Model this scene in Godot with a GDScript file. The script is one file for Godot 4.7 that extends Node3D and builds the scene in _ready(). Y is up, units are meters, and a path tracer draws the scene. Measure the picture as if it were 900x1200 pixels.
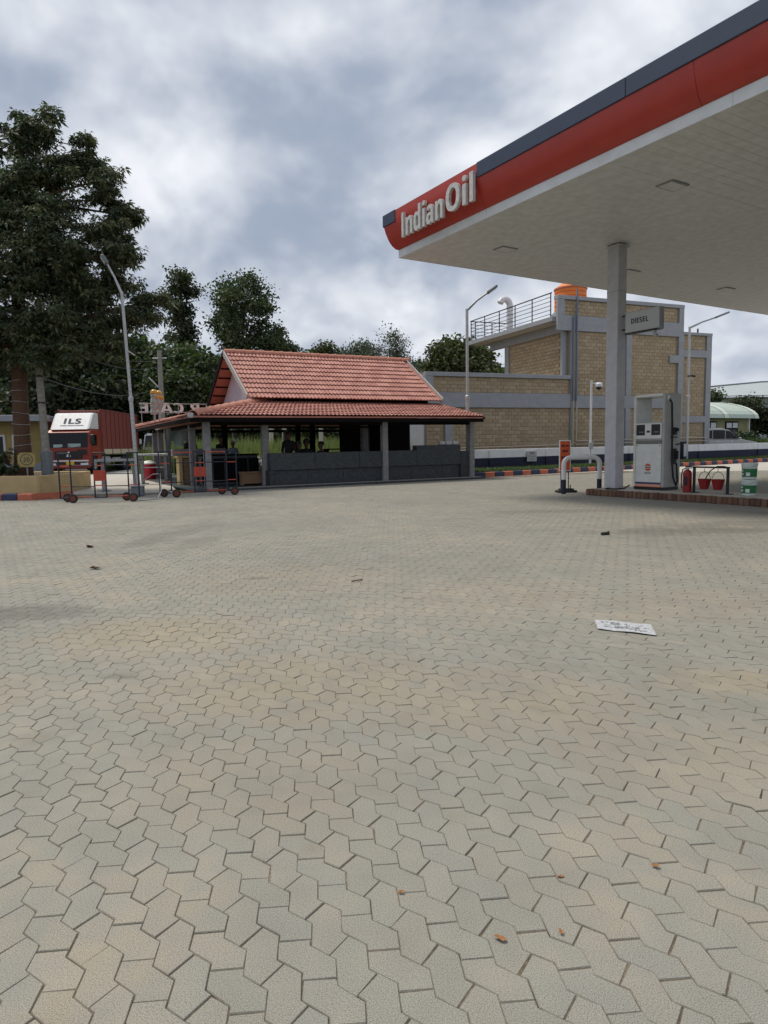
extends Node3D
# A paved filling-station yard: canopy with dispenser island on the right, tiled cafe pavilion in the middle,
# block building behind, planter, trees and trucks on the left, overcast sky.

var rng := RandomNumberGenerator.new()
var M := {}
var used := {}
var box_cache := {}
var font := SystemFont.new()

class Geo:
	var v := PackedVector3Array()
	var n := PackedVector3Array()
	var c := PackedColorArray()
	var col := Color(1, 1, 1)
	func tri(a: Vector3, b: Vector3, d: Vector3) -> void:   # counter-clockwise seen from outside
		var m := (b - a).cross(d - a).normalized()
		v.append_array([a, d, b]); n.append_array([m, m, m]); c.append_array([col, col, col])
	func quad(a: Vector3, b: Vector3, d: Vector3, e: Vector3) -> void:
		var m := (d - a).cross(e - b).normalized()
		v.append_array([a, d, b, a, e, d]); n.append_array([m, m, m, m, m, m]); c.append_array([col, col, col, col, col, col])
	func trin(a: Vector3, b: Vector3, d: Vector3, na: Vector3, nb: Vector3, nd: Vector3) -> void:
		v.append_array([a, d, b]); n.append_array([na, nd, nb]); c.append_array([col, col, col])
	func out_poly(p: Array, centre: Vector3) -> void:       # convex face turned away from centre
		var m: Vector3 = (p[1] - p[0]).cross(p[2] - p[0])
		if m.dot(p[0] - centre) < 0.0: p.reverse()
		for i in range(1, p.size() - 1): tri(p[0], p[i], p[i + 1])
	func box(at: Vector3, size: Vector3, bev := 0.01, bs := Basis()) -> void:
		var h := size * 0.5
		var b: float = minf(bev, minf(h.x, minf(h.y, h.z)) * 0.6)
		var P := func(ax: int, s: Vector3) -> Vector3:
			var q := Vector3(s.x * (h.x - (0.0 if ax == 0 else b)), s.y * (h.y - (0.0 if ax == 1 else b)), s.z * (h.z - (0.0 if ax == 2 else b)))
			return at + bs * q
		var sg := [-1.0, 1.0]
		for ax in 3:
			var i := (ax + 1) % 3
			var j := (ax + 2) % 3
			for s in sg:
				var f := []
				for w in [[-1, -1], [1, -1], [1, 1], [-1, 1]]:
					var q := Vector3.ZERO
					q[ax] = s; q[i] = w[0]; q[j] = w[1]
					f.append(P.call(ax, q))
				out_poly(f, at)
				for t in sg:
					var e0 := Vector3.ZERO
					e0[i] = s; e0[j] = t; e0[ax] = -1.0
					var e1 := e0
					e1[ax] = 1.0
					out_poly([P.call(i, e0), P.call(i, e1), P.call(j, e1), P.call(j, e0)], at)
		for x in sg:
			for y in sg:
				for z in sg:
					var s := Vector3(x, y, z)
					out_poly([P.call(0, s), P.call(1, s), P.call(2, s)], at)
	func tube(pts: Array, radii, sides := 8, caps := true) -> void:
		var k := pts.size()
		var rings := []
		var nors := []
		var ref := Vector3.UP
		var last := Vector3.ZERO
		for i in k:
			var d: Vector3 = (pts[mini(i + 1, k - 1)] - pts[maxi(i - 1, 0)]).normalized()
			if i == 0:
				ref = Vector3.RIGHT if absf(d.dot(Vector3.UP)) > 0.9 else Vector3.UP
				ref = (ref - d * ref.dot(d)).normalized()
			else:
				ref = (ref - d * ref.dot(d)).normalized()
			var o := d.cross(ref)
			var r: float = radii[i] if radii is Array else radii
			var ring := []
			var nr := []
			for j in sides:
				var a := TAU * j / sides
				var m := ref * cos(a) + o * sin(a)
				ring.append(pts[i] + m * r); nr.append(m)
			rings.append(ring); nors.append(nr)
			last = d
		for i in k - 1:
			for j in sides:
				var l := (j + 1) % sides
				trin(rings[i][j], rings[i][l], rings[i + 1][l], nors[i][j], nors[i][l], nors[i + 1][l])
				trin(rings[i][j], rings[i + 1][l], rings[i + 1][j], nors[i][j], nors[i + 1][l], nors[i + 1][j])
		if caps:
			for j in range(1, sides - 1):
				tri(rings[0][0], rings[0][j + 1], rings[0][j])
				tri(rings[k - 1][0], rings[k - 1][j], rings[k - 1][j + 1])
	func lathe(prof: Array, sides := 16, xf := Transform3D()) -> void:   # profile of Vector2(radius, height) from the bottom up
		for i in prof.size() - 1:
			var p: Vector2 = prof[i]
			var q: Vector2 = prof[i + 1]
			var t := (q - p).normalized()
			for j in sides:
				var a := TAU * j / sides
				var b := TAU * (j + 1) / sides
				var f := func(w: Vector2, an: float) -> Vector3: return xf * Vector3(w.x * cos(an), w.y, -w.x * sin(an))
				var g := func(an: float) -> Vector3: return (xf.basis * Vector3(t.y * cos(an), -t.x, -t.y * sin(an))).normalized()
				if p.x > 1e-5: trin(f.call(p, a), f.call(p, b), f.call(q, b), g.call(a), g.call(b), g.call(b))
				if q.x > 1e-5: trin(f.call(p, a), f.call(q, b), f.call(q, a), g.call(a), g.call(b), g.call(a))
	func prism(poly: PackedVector2Array, z0: float, z1: float, xf := Transform3D(), edge := 0.0, inset := 1.0) -> void:   # polygon in xy swept along z; edge > 0 rounds the two rims, the rim polygon being scaled by inset
		var p := poly.duplicate()
		if Geometry2D.is_polygon_clockwise(p): p.reverse()
		var mid := Vector2.ZERO
		for w in p: mid += w / p.size()
		var levels := [[z0, 1.0], [z1, 1.0]]
		if edge > 0.0: levels = [[z0, inset], [z0 + edge, 1.0], [z1 - edge, 1.0], [z1, inset]]
		var at := func(i: int, l: Array) -> Vector3:
			var w: Vector2 = mid + (p[i] - mid) * l[1]
			return xf * Vector3(w.x, w.y, l[0])
		for s in levels.size() - 1:
			for i in p.size():
				var j := (i + 1) % p.size()
				quad(at.call(i, levels[s]), at.call(j, levels[s]), at.call(j, levels[s + 1]), at.call(i, levels[s + 1]))
		var t := Geometry2D.triangulate_polygon(p)
		for i in range(0, t.size(), 3):
			tri(at.call(t[i], levels[0]), at.call(t[i + 2], levels[0]), at.call(t[i + 1], levels[0]))
			tri(at.call(t[i], levels[-1]), at.call(t[i + 1], levels[-1]), at.call(t[i + 2], levels[-1]))
		# triangulation may wind either way; both sides are drawn
	static func new_tube(pts: Array, r, sides := 8) -> Geo:
		var g := Geo.new()
		g.tube(pts, r, sides)
		return g
	func mesh() -> ArrayMesh:
		var a := []
		a.resize(Mesh.ARRAY_MAX)
		a[Mesh.ARRAY_VERTEX] = v; a[Mesh.ARRAY_NORMAL] = n; a[Mesh.ARRAY_COLOR] = c
		var m := ArrayMesh.new()
		m.add_surface_from_arrays(Mesh.PRIMITIVE_TRIANGLES, a)
		return m

func numbered(called: String) -> String:
	var k: int = used.get(called, -1) + 1
	used[called] = k
	return called if k == 0 else "%s_%03d" % [called, k]

func tag(o: Node, label: String, category: String, group := "") -> void:
	o.set_meta("label", label); o.set_meta("category", category)
	if group: o.set_meta("group", group)

func thing(called: String, label: String, category: String, at := Vector3.ZERO, turn := 0.0, group := "") -> Node3D:
	var o := Node3D.new()
	o.name = numbered(called); add_child(o)
	o.position = at; o.rotation.y = turn
	tag(o, label, category, group)
	return o

func obj(called: String, g, m: Material, parent: Node = null, xf := Transform3D()) -> MeshInstance3D:
	var o := MeshInstance3D.new()
	o.name = called if parent else numbered(called)
	o.mesh = g if g is Mesh else g.mesh()
	o.material_override = m
	o.transform = xf
	(parent if parent else self).add_child(o, true)
	return o

func struct(called: String, g, m: Material) -> MeshInstance3D:
	var o := obj(called, g, m)
	o.set_meta("kind", "structure")
	return o

func bmesh(size: Vector3, bev := 0.01) -> Mesh:
	var key := "%.3f %.3f %.3f %.4f" % [size.x, size.y, size.z, bev]
	if not box_cache.has(key):
		var g := Geo.new()
		g.box(Vector3.ZERO, size, bev)
		box_cache[key] = g.mesh()
	return box_cache[key]

func bx(called: String, at: Vector3, size: Vector3, m: Material, parent: Node, bev := 0.01, turn := 0.0) -> MeshInstance3D:
	return obj(called, bmesh(size, bev), m, parent, Transform3D(Basis(Vector3.UP, turn), at))

func tub(called: String, pts: Array, r, m: Material, parent: Node, sides := 8) -> MeshInstance3D:
	var g := Geo.new()
	g.tube(pts, r, sides)
	return obj(called, g, m, parent)

func lat(called: String, prof: Array, m: Material, parent: Node, at := Vector3.ZERO, sides := 16, bs := Basis()) -> MeshInstance3D:
	var g := Geo.new()
	g.lathe(prof, sides, Transform3D(bs, at))
	return obj(called, g, m, parent)

func text(called: String, words: String, m: Material, parent: Node, xf: Transform3D, width: float, height: float, depth := 0.01) -> void:   # raised lettering, each letter a piece of its own
	var t := TextMesh.new()
	t.text = words; t.font = font; t.font_size = 64; t.pixel_size = 0.01; t.depth = 0.1
	var b := t.get_aabb()
	var k := Vector3(width / b.size.x, height / b.size.y, depth / 0.1)
	var cen := b.get_center()
	var total := font.get_string_size(words, HORIZONTAL_ALIGNMENT_LEFT, -1, 64).x * 0.01
	for i in words.length():
		if words[i] == " ": continue
		var l := TextMesh.new()
		l.text = words[i]; l.font = font; l.font_size = 64; l.pixel_size = 0.01; l.depth = 0.1
		var from := font.get_string_size(words.substr(0, i), HORIZONTAL_ALIGNMENT_LEFT, -1, 64).x * 0.01
		var own := font.get_string_size(words[i], HORIZONTAL_ALIGNMENT_LEFT, -1, 64).x * 0.01
		var off := Vector3(from + own / 2 - total / 2, 0, 0)
		obj("letter", l, m, parent, xf * Transform3D(Basis.from_scale(k), (off - cen) * k))

func lin(r: float, g: float, b: float) -> Color:
	return Color(r, g, b).linear_to_srgb()

func noise_tex(freq: float, lo: Color, hi: Color, sd := 1, octaves := 4, size := 512, mid = null, at := 0.5) -> NoiseTexture2D:
	var f := FastNoiseLite.new()
	f.seed = sd; f.frequency = freq; f.fractal_octaves = octaves; f.noise_type = FastNoiseLite.TYPE_SIMPLEX_SMOOTH
	var t := NoiseTexture2D.new()
	t.width = size; t.height = size; t.seamless = true; t.noise = f
	var ramp := Gradient.new()
	ramp.set_color(0, lo); ramp.set_color(1, hi)
	if mid != null: ramp.add_point(at, mid)
	t.color_ramp = ramp
	return t

func mat(key: String, c: Color, rough := 0.7, grain := "", scale := 1.0, spec := 0.5, metal := 0.0) -> StandardMaterial3D:
	var m := StandardMaterial3D.new()
	m.resource_name = key
	if grain:     # the texture's own mean is taken out, so that c stays the surface's mean colour
		var l := c.srgb_to_linear()
		var k: float = 1.0 / MEAN[grain]
		c = lin(minf(l.r * k, 1.0), minf(l.g * k, 1.0), minf(l.b * k, 1.0))
	m.albedo_color = c; m.roughness = rough; m.metallic = metal; m.metallic_specular = spec
	if grain:
		m.albedo_texture = T[grain]
		m.uv1_triplanar = true; m.uv1_world_triplanar = true; m.uv1_scale = Vector3.ONE * scale
	M[key] = m
	return m

func bump(m: StandardMaterial3D, grain: String, cm: float) -> void:
	m.heightmap_enabled = true; m.heightmap_texture = T[grain]; m.heightmap_scale = cm

var T := {}
var MEAN := {"grain": 0.80, "fine": 0.62, "patch": 0.90, "streak": 0.80, "bark": 0.50, "slate": 0.62, "soil": 0.68}

func make_materials() -> void:
	font.font_names = PackedStringArray(["Droid Sans"])
	font.font_weight = 700
	T.grain = noise_tex(0.09, Color(0.78, 0.78, 0.78), Color(1, 1, 1), 3, 3)
	T.fine = noise_tex(0.20, Color(0.45, 0.45, 0.44), Color(1, 1, 0.985), 5, 3, 512, Color(0.83, 0.83, 0.825), 0.45)
	T.patch = noise_tex(0.012, Color(0.90, 0.895, 0.885), Color(1, 1, 1), 7, 5)
	T.streak = noise_tex(0.02, Color(0.78, 0.775, 0.77), Color(1, 1, 1), 9, 5)
	T.bark = noise_tex(0.05, Color(0.45, 0.42, 0.40), Color(1, 0.97, 0.93), 11, 5)
	T.slate = noise_tex(0.015, Color(0.55, 0.6, 0.66), Color(1, 1, 1), 13, 5)
	T.soil = noise_tex(0.06, Color(0.6, 0.58, 0.55), Color(1, 0.98, 0.95), 15, 5)
	mat("white", lin(0.66, 0.67, 0.68), 0.45, "patch", 0.6)
	mat("trim", lin(0.66, 0.68, 0.70), 0.4, "patch", 0.5)
	mat("red", lin(0.42, 0.042, 0.028), 0.35, "patch", 0.4)
	mat("navy_cap", lin(0.028, 0.045, 0.085), 0.4, "patch", 0.4)
	mat("letter", lin(0.55, 0.55, 0.54), 0.4, "streak", 0.9)
	mat("plate_red", lin(0.40, 0.055, 0.025), 0.6, "patch", 1.0)
	mat("column", lin(0.50, 0.50, 0.54), 0.5, "patch", 0.6)
	mat("grey_paint", lin(0.295, 0.312, 0.34), 0.75, "patch", 0.35)
	mat("mortar", lin(0.33, 0.27, 0.19), 0.9, "soil", 1.0)
	mat("soffit", lin(0.42, 0.42, 0.42), 0.8, "patch", 0.4)
	mat("black", lin(0.012, 0.012, 0.014), 0.5)
	mat("rubber", lin(0.02, 0.02, 0.021), 0.8, "grain", 3.0)
	mat("navy", lin(0.006, 0.010, 0.032), 0.5, "patch", 0.8)
	mat("orange", lin(0.42, 0.065, 0.03), 0.55, "patch", 1.0)
	mat("sign_orange", lin(0.60, 0.085, 0.012), 0.5, "patch", 1.0)
	mat("kerb_orange", lin(0.50, 0.15, 0.085), 0.8, "streak", 0.9)
	mat("kerb_blue", lin(0.035, 0.05, 0.105), 0.8, "streak", 0.9)
	mat("wall_white", lin(0.78, 0.79, 0.81), 0.8, "patch", 0.3)
	mat("wall_navy", lin(0.0045, 0.009, 0.034), 0.7, "patch", 0.3)
	mat("steel", lin(0.34, 0.35, 0.36), 0.45, "streak", 1.2, 0.5, 0.6)
	mat("galv", lin(0.45, 0.46, 0.47), 0.5, "streak", 1.2, 0.5, 0.4)
	mat("pipe_cream", lin(0.50, 0.43, 0.33), 0.6)
	mat("pipe_grey", lin(0.16, 0.19, 0.25), 0.6)
	mat("tank_orange", lin(0.75, 0.20, 0.035), 0.55)
	mat("slate", lin(0.042, 0.049, 0.054), 0.55, "slate", 0.8)
	mat("slate_dark", lin(0.034, 0.040, 0.044), 0.6, "slate", 0.8)
	mat("pav_column", lin(0.25, 0.25, 0.26), 0.8, "streak", 0.6)
	mat("lavender", lin(0.55, 0.53, 0.62), 0.8, "patch", 0.4)
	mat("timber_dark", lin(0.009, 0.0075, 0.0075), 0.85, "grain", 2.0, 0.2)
	mat("under_tile", lin(0.45, 0.185, 0.14), 0.8, "grain", 2.0)
	mat("verge", lin(0.42, 0.42, 0.41), 0.7, "streak", 0.9)
	mat("ridge_tile", lin(0.50, 0.215, 0.15), 0.75, "streak", 1.2)
	mat("counter_brick", lin(0.30, 0.20, 0.13), 0.9, "soil", 1.2)
	mat("counter_tan", lin(0.42, 0.31, 0.15), 0.8, "streak", 1.0)
	mat("cream", lin(0.55, 0.405, 0.205), 0.8, "patch", 0.4)
	mat("yellow_wall", lin(0.37, 0.285, 0.11), 0.85, "patch", 0.3)
	mat("sign_yellow", lin(0.40, 0.31, 0.10), 0.6, "streak", 1.0)
	mat("concrete", lin(0.48, 0.455, 0.40), 0.9, "patch", 0.25)
	mat("pole_concrete", lin(0.27, 0.26, 0.23), 0.9, "streak", 0.8)
	mat("asphalt", lin(0.055, 0.055, 0.056), 0.9, "patch", 0.25)
	mat("soil", lin(0.10, 0.075, 0.05), 0.95, "soil", 0.6)
	mat("joint", lin(0.25, 0.215, 0.165), 1.0, "soil", 1.5)
	T.dirt = noise_tex(0.02, Color(0.50, 0.47, 0.43), Color(1, 1, 1), 17, 5, 512, Color(0.86, 0.85, 0.83), 0.5)
	M.joint.detail_enabled = true; M.joint.detail_albedo = T.dirt; M.joint.detail_blend_mode = BaseMaterial3D.BLEND_MODE_MUL; M.joint.detail_uv_layer = BaseMaterial3D.DETAIL_UV_2
	M.joint.uv2_triplanar = true; M.joint.uv2_world_triplanar = true; M.joint.uv2_scale = Vector3.ONE * 0.37
	mat("turf", lin(0.05, 0.085, 0.02), 0.95, "soil", 0.5)
	mat("bark", lin(0.105, 0.062, 0.042), 0.95, "bark", 0.9)
	bump(M.bark, "bark", 2.5)
	mat("bark_grey", lin(0.12, 0.10, 0.085), 0.95, "bark", 0.5)
	mat("truck_red", lin(0.26, 0.033, 0.018), 0.4, "patch", 0.5)
	mat("container_red", lin(0.20, 0.052, 0.042), 0.65, "streak", 0.5)
	mat("truck_white", lin(0.68, 0.69, 0.70), 0.4, "patch", 0.5)
	mat("cream_board", lin(0.55, 0.48, 0.36), 0.7, "streak", 0.5)
	mat("car_silver", lin(0.36, 0.37, 0.38), 0.3, "", 1.0, 0.5, 0.4)
	mat("dark_glass", lin(0.008, 0.010, 0.012), 0.10, "", 1.0, 0.38)
	mat("chrome", lin(0.6, 0.6, 0.6), 0.2, "", 1.0, 0.5, 0.9)
	mat("lamp_glass", lin(0.75, 0.76, 0.78), 0.15)
	mat("plate_yellow", lin(0.7, 0.45, 0.02), 0.5)
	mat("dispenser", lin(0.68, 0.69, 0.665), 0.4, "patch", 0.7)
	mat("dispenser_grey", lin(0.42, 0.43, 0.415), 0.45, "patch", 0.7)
	mat("dispenser_back", lin(0.17, 0.17, 0.155), 0.6, "patch", 0.7)
	mat("logo_orange", lin(0.55, 0.13, 0.06), 0.5)
	mat("logo_blue", lin(0.03, 0.045, 0.12), 0.5)
	mat("salmon", lin(0.68, 0.29, 0.20), 0.5)
	mat("ext_red", lin(0.26, 0.008, 0.012), 0.3)
	mat("bucket_red", lin(0.27, 0.014, 0.016), 0.4)
	mat("bin_red", lin(0.50, 0.012, 0.03), 0.4)
	mat("bucket_white", lin(0.60, 0.66, 0.62), 0.4)
	mat("bucket_green", lin(0.015, 0.16, 0.05), 0.4)
	mat("print_white", lin(0.70, 0.72, 0.70), 0.5)
	mat("wheel_rust", lin(0.16, 0.045, 0.025), 0.8, "grain", 4.0)
	mat("paper", lin(0.46, 0.48, 0.50), 0.8, "streak", 3.0)
	mat("ink", lin(0.09, 0.09, 0.10), 0.9)
	mat("green_roof", lin(0.42, 0.50, 0.44), 0.6, "patch", 0.2)
	mat("green_roof_pale", lin(0.62, 0.68, 0.60), 0.6, "patch", 0.2)
	mat("olive_wall", lin(0.28, 0.28, 0.15), 0.9, "patch", 0.2)
	mat("factory_light", lin(0.40, 0.44, 0.45), 0.7, "patch", 0.1)
	mat("gold", lin(0.65, 0.33, 0.04), 0.35)
	mat("notice", lin(0.44, 0.45, 0.45), 0.5)
	mat("plastic_white", lin(0.62, 0.64, 0.68), 0.5)
	mat("dry_leaf", lin(0.30, 0.14, 0.05), 0.8)
	mat("stone_rubble", lin(0.55, 0.55, 0.52), 0.95, "soil", 1.5)
	mat("tarp", lin(0.33, 0.42, 0.42), 0.7, "patch", 0.8)
	mat("grey_box", lin(0.16, 0.18, 0.20), 0.6, "streak", 1.0)
	for k in ["foliage", "grass_blades", "tile_field", "block_field", "paver_field", "skin_cloth"]:
		var m := mat(k, Color.WHITE, 0.8)
		m.vertex_color_use_as_albedo = true
	M.foliage.roughness = 0.6
	M.foliage.backlight_enabled = true; M.foliage.backlight = lin(0.30, 0.5, 0.12)
	M.grass_blades.backlight_enabled = true; M.grass_blades.backlight = lin(0.35, 0.5, 0.12)
	for k in ["tile_field", "block_field"]:
		M[k].albedo_texture = T.streak if k == "tile_field" else T.soil
		M[k].uv1_triplanar = true; M[k].uv1_world_triplanar = true; M[k].uv1_scale = Vector3.ONE * 1.3
	M.tile_field.roughness = 0.7
	bump(M.block_field, "soil", 2.0)

# tones shared by the single pieces and the rest of their field
var PAVER_TONES := [[0.540, 0.518, 0.448], [0.530, 0.514, 0.446], [0.552, 0.522, 0.448], [0.518, 0.500, 0.434], [0.562, 0.536, 0.464], [0.540, 0.510, 0.436], [0.526, 0.512, 0.450]]
var TILE_TONES := [[0.56, 0.245, 0.190], [0.52, 0.215, 0.165], [0.60, 0.275, 0.215], [0.49, 0.207, 0.162], [0.56, 0.26, 0.205], [0.46, 0.185, 0.145]]
var BLOCK_TONES := [[0.61, 0.51, 0.36], [0.575, 0.475, 0.335], [0.64, 0.54, 0.39], [0.55, 0.455, 0.32], [0.61, 0.495, 0.345], [0.67, 0.57, 0.42]]

func tone_mats(base: String, tones: Array) -> Array:
	var out := []
	for t in tones:
		var m: StandardMaterial3D = M[base].duplicate()
		m.vertex_color_use_as_albedo = false
		m.albedo_color = lin(t[0] * 1.0, t[1] * 1.0, t[2] * 1.0)
		out.append(m)
	return out

func multi(called: String, mesh: Mesh, m: Material, parent: Node, xfs: Array, cols: Array) -> MultiMeshInstance3D:
	var mm := MultiMesh.new()
	mm.transform_format = MultiMesh.TRANSFORM_3D
	mm.use_colors = true
	mm.mesh = mesh
	mm.instance_count = xfs.size()
	for i in xfs.size():
		mm.set_instance_transform(i, xfs[i]); mm.set_instance_color(i, cols[i])
	var o := MultiMeshInstance3D.new()
	o.name = called if parent else numbered(called)
	o.multimesh = mm; o.material_override = m
	(parent if parent else self).add_child(o, true)
	return o

# ---------------------------------------------------------------- ground
func sheet(pts: Array, y: float, low := 0.2) -> Geo:   # a slab with the outline pts (x, z), top at y
	var g := Geo.new()
	var p := PackedVector2Array()
	for w in pts: p.append(w)
	g.prism(p, 0.0, low, Transform3D(Basis(Vector3(1, 0, 0), Vector3(0, 0, 1), Vector3(0, -1, 0)), Vector3(0, y, 0)))
	return g

func yard_stains() -> ImageTexture:   # sand, oil and tyre marks lying on the yard, 48 x 48 m, x -24..24, z -40..8
	var S := 1024
	var im := Image.create(S, S, false, Image.FORMAT_RGB8)
	var f := FastNoiseLite.new()
	f.seed = 21; f.frequency = 0.35; f.fractal_octaves = 5
	var f2 := FastNoiseLite.new()
	f2.seed = 22; f2.frequency = 1.6; f2.fractal_octaves = 4
	var f3 := FastNoiseLite.new()
	f3.seed = 23; f3.frequency = 7.0; f3.fractal_octaves = 3
	var spots := [   # x, z, radius x, radius z, strength, kind (1 sand, -1 oil)
		[-1.55, -4.6, 0.75, 0.5, 0.9, 1], [-0.6, -3.6, 0.9, 0.5, 0.6, 1], [0.6, -3.3, 0.6, 0.4, 0.5, 1], [1.9, -3.5, 0.35, 0.2, 0.7, 1], [0.9, -5.6, 0.9, 0.7, 0.4, 1],
		[-2.3, -3.5, 0.5, 0.3, 0.6, 1], [-1.0, -6.5, 1.2, 0.7, 0.4, 1], [2.6, -5.2, 0.9, 0.5, 0.35, 1], [1.3, -2.6, 0.5, 0.35, 0.4, 1], [-0.6, -2.5, 0.5, 0.35, 0.35, 1],
		[-2.95, -5.35, 0.6, 0.22, 0.95, -1], [-3.3, -5.0, 0.4, 0.2, 0.8, -1], [4.4, -9.6, 1.3, 0.45, 1.0, -1], [5.3, -10.2, 1.2, 0.4, 0.7, -1], [3.4, -12.6, 1.2, 0.3, 0.5, -1], [6.2, -11.6, 0.8, 0.4, 0.6, -1],
		[-3.4, -9.6, 0.25, 0.7, 0.6, -1], [-2.6, -9.3, 0.25, 0.7, 0.5, -1], [-1.3, -6.6, 0.13, 0.08, 0.9, -1], [-3.1, -11.2, 0.3, 1.2, 0.35, -1], [-1.6, -2.95, 0.12, 0.07, 0.6, -1], [-1.55, -3.75, 0.12, 0.06, 0.7, -1]]
	for py in S:
		for px in S:
			var x := (px + 0.5) / S * 48.0 - 24.0
			var z := (py + 0.5) / S * 48.0 - 40.0
			var a := f.get_noise_2d(x, z)
			var b := f2.get_noise_2d(x, z)
			var e := f3.get_noise_2d(x, z)
			var c := Vector3.ONE * (0.88 + 0.045 * a + 0.045 * b + 0.03 * e)
			var sand := clampf(a * 0.4 + b * 0.35 + e * 0.25 - 0.10, 0.0, 0.32)
			var oil := clampf(b * 0.6 - a * 0.3 + e * 0.3 - 0.33, 0.0, 0.3) * 0.6
			if z > -14.0 and z < -2.0 and absf(x) < 8.0:
				for s in spots:
					if absf(z - s[1]) > s[3] * 2.2 + 0.1 or absf(x - s[0]) > s[2] * 2.2 + 0.1: continue
					var dx: float = (x - s[0]) / s[2]
					var dz: float = (z - s[1]) / s[3]
					var q := dx * dx + dz * dz + b * 1.1 + a * 0.6 + e * 1.1
					if q < 1.6:
						var k: float = clampf((1.6 - q) * 0.8, 0.0, 1.0) * s[4]
						if s[5] > 0: sand = maxf(sand, k * 0.72 * (0.75 + 0.5 * b + 0.5 * e))
						else: oil = maxf(oil, k * 0.42 * (0.75 + 0.6 * b + 0.8 * e))
			c = c.lerp(Vector3(1.0, 0.92, 0.80), clampf(sand, 0.0, 0.85))
			c *= 1.0 - 0.55 * clampf(oil, 0.0, 1.0)
			im.set_pixel(px, py, Color(clampf(c.x, 0, 1), clampf(c.y, 0, 1), clampf(c.z, 0, 1)))
	return ImageTexture.create_from_image(im)

func paver_mesh(poly: PackedVector2Array) -> ArrayMesh:   # polygon in (x, z), about its own centre; chamfered rim, top at y 0
	if Geometry2D.is_polygon_clockwise(poly): poly.reverse()
	var g := Geo.new()
	var outer: PackedVector2Array = Geometry2D.offset_polygon(poly, -0.0006, Geometry2D.JOIN_MITER)[0]
	var inner: PackedVector2Array = Geometry2D.offset_polygon(poly, -0.0024, Geometry2D.JOIN_MITER)[0]
	var k := 0
	var best := 1e9
	for i in inner.size():
		if inner[i].distance_to(outer[0]) < best: best = inner[i].distance_to(outer[0]); k = i
	var N := outer.size()
	var up := func(w: Vector2, y: float) -> Vector3: return Vector3(w.x, y, w.y)
	for i in N:
		var j := (i + 1) % N
		var a: Vector2 = inner[(i + k) % N]
		var b: Vector2 = inner[(j + k) % N]
		g.quad(up.call(outer[i], -0.0032), up.call(a, 0.0), up.call(b, 0.0), up.call(outer[j], -0.0032))
		g.quad(up.call(outer[i], -0.03), up.call(outer[i], -0.0032), up.call(outer[j], -0.0032), up.call(outer[j], -0.03))
	var t := Geometry2D.triangulate_polygon(inner)
	for i in range(0, t.size(), 3):
		var q := [up.call(inner[t[i]], 0.0), up.call(inner[t[i + 1]], 0.0), up.call(inner[t[i + 2]], 0.0)]
		if (q[1] - q[0]).cross(q[2] - q[0]).y < 0: q.reverse()
		g.tri(q[0], q[1], q[2])
	return g.mesh()

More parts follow.
